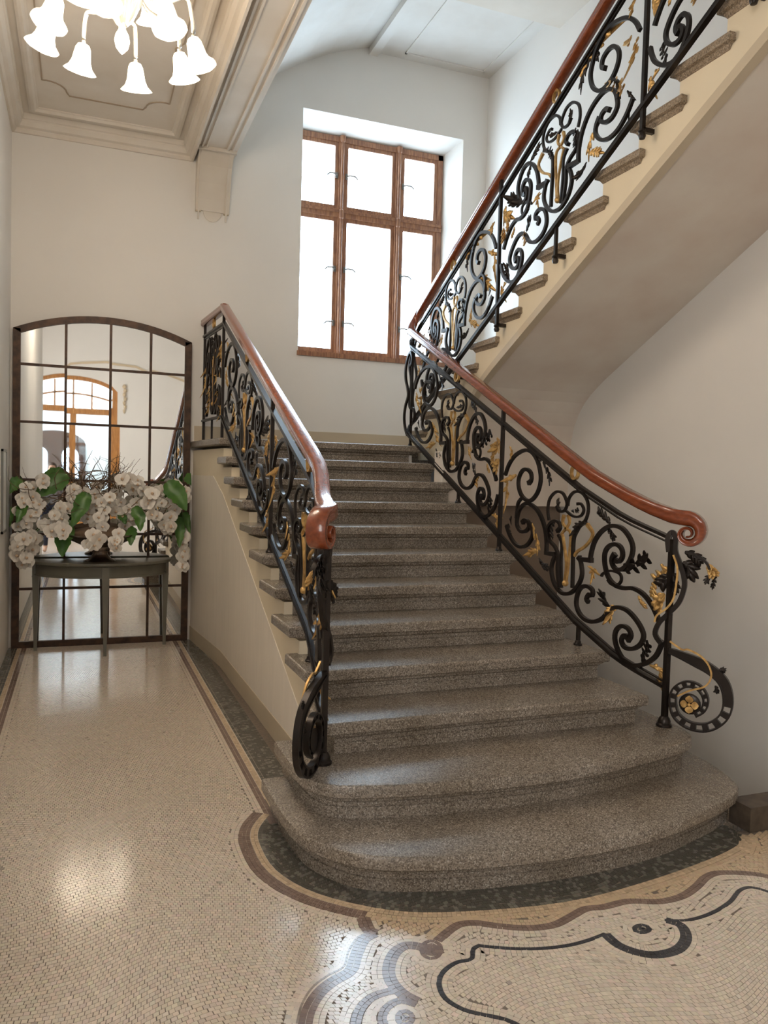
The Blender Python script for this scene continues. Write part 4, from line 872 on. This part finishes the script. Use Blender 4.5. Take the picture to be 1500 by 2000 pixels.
bellp = [(.018, .005), (.03, 0), (.040, -.02), (.045, -.05), (.050, -.085), (.062, -.115), (.082, -.135), (.088, -.142), (.083, -.141), (.06, -.122), (.046, -.09), (.040, -.05), (.03, -.012), (.004, -.004)]
for tier, (nb, r0, z0, ofs) in enumerate(((8, .37, 3.98, 14), (4, .25, 4.30, 36))):
    for k in range(nb):
        a = math.radians(90 - (ofs + 360 / nb * k)); dx, dy = math.cos(a), math.sin(a); zc = z0 + .03 * math.sin(k * 2.1)
        arm = [(HX + dx * r, HY + dy * r, z) for r, z in ((.05, z0 + .28), (.14, z0 + .17), (.24 * r0 / .37, z0 + .16), (.33 * r0 / .37, z0 + .19), (r0 * .97, zc + .13), (r0, zc + .05), (r0, zc))]
        ao = part(MB().sweep([tuple(p) for p in catmull(arm, 4)], circ(.012, 8)).build('arm', 'clear_glass', smooth=True), ch)
        tilt = Matrix.Translation((HX + dx * r0, HY + dy * r0, zc)) @ Matrix.Rotation(math.radians(16), 4, Vector((-dy, dx, 0)) * -1)
        sh = MB().lathe(bellp, n=24, flute=8, fd=.02).xf(tilt).build('bell_shade', 'bell', smooth=True); part(sh, ch)
        light('chandelier_bulb', 'POINT', (HX + dx * (r0 + .03), HY + dy * (r0 + .03), zc - .19), BELL_W, (1.0, .86, .70), .05)
# ================================================================== entrance side of the hall, seen in the mirror
HYF = -7.5; PX0, PX1, PS, PT = -2.2, -.33, 3.40, 3.90
def arch(x, x0=PX0, x1=PX1, s=PS, t=PT):
    q = (x - (x0 + x1) / 2) / ((x1 - x0) / 2); return s + (t - s) * math.sqrt(max(0, 1 - q * q * .92)) - (t - s) * .28
hw_ = MB(); hw_.box(-3.5, PX0 - .12, HYF - .3, HYF, 0, 5.2); hw_.box(PX1 + .12, XR, HYF - .3, HYF, 0, 5.2)
xs = [PX0 - .12 + (PX1 - PX0 + .24) * k / 16 for k in range(17)]
for a, b_ in zip(xs[:-1], xs[1:]):
    za, zb = arch(a, PX0 - .12, PX1 + .12, PS + .08, PT + .10), arch(b_, PX0 - .12, PX1 + .12, PS + .08, PT + .10)
    hw_.add([(a, HYF, za), (b_, HYF, zb), (b_, HYF, 5.2), (a, HYF, 5.2), (a, HYF - .3, za), (b_, HYF - .3, zb)], [(0, 3, 2, 1), (0, 1, 5, 4)])
struct(hw_.build('wall_front', 'wall'))
dr = empty('door_1', ((PX0 + PX1) / 2, HYF - .15, 0)); struct(dr); tag(dr, 'arched orange oak glazed entrance partition seen in the mirror', 'door')
Yd = HYF - .15
def ob(n, x0, x1, z0, z1, m='oak', d=.07): return part(MB().box(x0, x1, Yd - d / 2, Yd + d / 2, z0, z1).build(n, m), dr)
ob('door_jamb', PX0 - .12, PX0, 0, PS + .1); ob('door_jamb', PX1, PX1 + .12, 0, PS + .1); ob('transom', PX0, PX1, 2.95, 3.09, d=.11)
apts = [(PX0 - .12 + (PX1 - PX0 + .24) * k / 24) for k in range(25)]
part(MB().sweep([(x, Yd, arch(x, PX0 - .12, PX1 + .12, PS + .06, PT + .06)) for x in apts], RECT(.12, .08), side=(0, 1, 0)).build('door_arch', 'oak', smooth=True, sharp=40), dr)
for x in (-1.68, -1.265, -.85): ob('glazing_bar', x - .02, x + .02, 3.09, arch(x), d=.05)
part(MB().sweep([(PX0 + (PX1 - PX0) * k / 12, Yd, 3.28 + .16 * math.sin(math.pi * k / 12)) for k in range(13)], RECT(.04, .05), side=(0, 1, 0)).build('glazing_bar', 'oak', smooth=True, sharp=40), dr)
for x in (-1.265,): ob('meeting_stile', x - .07, x + .07, 0, 2.95)
ob('bottom_rail', PX0, PX1, 0, .35); ob('stile', PX0, PX0 + .09, .35, 2.95); ob('stile', PX1 - .09, PX1, .35, 2.95)
part(MB().box(PX0, -1.265, Yd - .006, Yd + .006, .35, 2.95).build('door_pane', 'door_glass'), dr); part(MB().box(-1.265, PX1, Yd - .006, Yd + .006, .35, 2.95).build('door_pane', 'door_glass'), dr)
gp = MB(); gp.add([(PX0, Yd, 3.09), (PX1, Yd, 3.09)] + [(PX1 - (PX1 - PX0) * k / 12, Yd, arch(PX1 - (PX1 - PX0) * k / 12)) for k in range(13)], [tuple(range(15))]); part(gp.build('fanlight_pane', 'door_glass'), dr)
# stucco line and garland beside the door
sc_ = struct(MB().sweep([(x, HYF + .012, z) for x, z in ((-1.5, 3.98), (-1.35, 4.12), (-1.1, 4.16), (-.55, 4.22), (.2, 4.18), (.5, 4.05), (.85, 3.98), (1.3, 3.84))], RECT(.05, .03), side=(0, 1, 0)).build('trim_3', 'stucco'))
for k in range(7): MB().lathe([(.001, -.06), (.045 - .004 * k, -.03), (.05 - .004 * k, 0), (.03, .04), (.001, .05)], c=(-.06 + .02 * (k % 2), HYF + .02, 3.62 - .1 * k), n=10).build('garland_drop', 'stucco', sc_, True)
# vestibule beyond the glass
struct(MB().box(-3.4, .8, -10.6, -10.4, 0, 5.2).build('wall_vestibule', 'wall')); struct(MB().box(-3.5, -3.4, -10.4, HYF - .3, 0, 5.2).build('wall_vestibule_left', 'wall')); struct(MB().box(.8, .9, -10.4, HYF - .3, 0, 5.2).build('wall_vestibule_right', 'wall'))
ed = empty('door_3', (-1.75, -10.38, 0)); struct(ed); tag(ed, 'dark wooden street door with two lit lattice windows behind the glass', 'door')
part(MB().prism([(-2.55, 0), (-.95, 0), (-.95, 2.3)] + [(-1.75 + .8 * math.cos(k * math.pi / 10), 2.3 + .35 * math.sin(k * math.pi / 10)) for k in range(11)], 1, -10.4, -10.32).build('door_leaf', 'dark_wood'), ed)
gl_ = glow('daylight_lattice', (.75, .88, 1.0), DOOR_E)
for x in (-2.15, -1.35):
    po = part(MB().prism([(x - .22, 1.35), (x + .22, 1.35), (x + .22, 2.0)] + [(x + .22 * math.cos(k * math.pi / 8), 2.0 + .2 * math.sin(k * math.pi / 8)) for k in range(9)], 1, -10.325, -10.31).build('lattice_pane', gl_), ed)
    for q in (-.1, .0, .1): b1 = MB().box(x + q - .01, x + q + .01, -10.315, -10.30, 1.35, 2.15).build('lattice_bar', 'dark_wood'); b1.parent = po
light('vestibule_fill', 'AREA', (-1.3, -9.0, 5.1), 260, (.72, .86, 1.0), 1.2)  # added cool area light for the bluish vestibule, no fixture built
# ------------------------------------------------------------------ person beside the camera, a leg shows in the mirror
def person(x, y):
    root = thing('person', (x, y, 0), 'person in dark blue trousers reflected low in the mirror', 'person')
    me = bpy.data.meshes.new('body')
    J = dict(pel=(0, 0, .95), sp=(0, .01, 1.15), ch=(0, 0, 1.36), nk=(0, 0, 1.50), hd=(0, .02, 1.60), ht=(0, .02, 1.72), hl=(-.10, 0, .90), kl=(-.11, .02, .50), al=(-.12, -.02, .08), tl=(-.13, .15, .03), hr=(.10, 0, .90), kr=(.11, .02, .50), ar=(.12, -.02, .08), tr=(.13, .15, .03),
             sl=(-.19, 0, 1.42), el=(-.25, .03, 1.14), wl=(-.22, .17, .95), pl=(-.21, .22, .91), sr=(.19, 0, 1.42), er=(.25, .03, 1.14), wr=(.22, .17, .95), pr=(.21, .22, .91))
    Rr = dict(pel=.14, sp=.125, ch=.14, nk=.055, hd=.085, ht=.075, hl=.095, kl=.062, al=.042, tl=.035, hr=.095, kr=.062, ar=.042, tr=.035, sl=.06, el=.045, wl=.032, pl=.03, sr=.06, er=.045, wr=.032, pr=.03)
    E_ = [('pel', 'sp'), ('sp', 'ch'), ('ch', 'nk'), ('nk', 'hd'), ('hd', 'ht'), ('pel', 'hl'), ('hl', 'kl'), ('kl', 'al'), ('al', 'tl'), ('pel', 'hr'), ('hr', 'kr'), ('kr', 'ar'), ('ar', 'tr'), ('ch', 'sl'), ('sl', 'el'), ('el', 'wl'), ('wl', 'pl'), ('ch', 'sr'), ('sr', 'er'), ('er', 'wr'), ('wr', 'pr')]
    ks = list(J); V_ = [J[k] for k in ks]; Ed = [(ks.index(a), ks.index(b_)) for a, b_ in E_]; rad = [Rr[k] for k in ks]
    for sgn, w in ((-1, 'pl'), (1, 'pr')):       # five fingers on each hand
        c = J[w]
        for f in range(5):
            i0 = len(V_); oy = (f - 2) * .016; L = (.05, .07, .078, .07, .055)[f]
            V_.append((c[0] - sgn * .0 + oy * .6, c[1] + .03 - abs(oy) * .2, c[2] - .01 + oy * .3)); V_.append((c[0] - sgn * .012 + oy, c[1] + .03 + L * .6, c[2] - .03)); V_.append((c[0] - sgn * .016 + oy, c[1] + .03 + L * .85, c[2] - .06)); rad += [.010, .009, .007]
            Ed += [(ks.index(w), i0), (i0, i0 + 1), (i0 + 1, i0 + 2)]
    me.from_pydata(V_, Ed, []); ob_ = bpy.data.objects.new('body', me); COL.objects.link(ob_); ob_.parent = root
    for k in ('navy', 'shirt', 'skin'): me.materials.append(MT[k])
    sm = ob_.modifiers.new('skin', 'SKIN'); sm.use_smooth_shade = True; ob_.modifiers.new('sub', 'SUBSURF').levels = 2
    for i, r in enumerate(rad): me.skin_vertices[0].data[i].radius = (r, r)
    me.skin_vertices[0].data[0].use_root = True
    dg = bpy.context.evaluated_depsgraph_get(); ev = bpy.data.meshes.new_from_object(ob_.evaluated_get(dg)); ob_.modifiers.clear(); ob_.data = ev
    for p in ev.polygons:
        z = p.center.z; fx = abs(p.center.x); p.material_index = 0 if .13 < z < .97 and fx < .19 else (1 if .97 <= z < 1.47 and not (fx > .17 and z < 1.12 and p.center.y > .08) else 2)
    hm = MB().lathe([(.088 * math.sin(k * math.pi / 14), .10 * math.cos(k * math.pi / 14)) for k in range(0, 9)][::-1], c=(0, 0, 1.645), n=16)
    hm.xf(Matrix.Translation((0, -.005, 0))).build('hair', 'hair', root, True)
    for sx in (-1, 1): MB().lathe([(.001, -.006), (.006, -.003), (.006, .003), (.001, .006)], c=(sx * .03, .098, 1.635), n=8).build('eye', 'white', root, True)
    MB().sweep([(0, .095, 1.64), (0, .112, 1.605), (0, .10, 1.595)], circ(.010, 6), side=(1, 0, 0)).build('nose', 'skin', root, True)
    return root
person(-1.60, -4.0)

# assumed window in the hall side wall, unseen, added for light from the front
w2 = empty('window_added', (-3.2, -4.4, 1.0)); struct(w2); tag(w2, 'assumed tall glowing window, added out of view to light the entrance hall', 'window')
for a, b_ in ((-5.35, -4.45), (-4.35, -3.45)):
    for z0, z1 in ((1.0, 3.0), (3.1, 4.2)): part(MB().box(-3.2, -3.192, a, b_, z0, z1).build('pane', 'hall_fill'), w2)
for a in ((-5.45, -5.35, .9, 4.3), (-4.45, -4.35, .9, 4.3), (-3.45, -3.35, .9, 4.3), (-5.45, -3.35, .9, 1.0), (-5.45, -3.35, 3.0, 3.1), (-5.45, -3.35, 4.2, 4.3)): part(MB().box(-3.2, -3.13, a[0], a[1], a[2], a[3]).build('window_frame', 'window_wood'), w2)
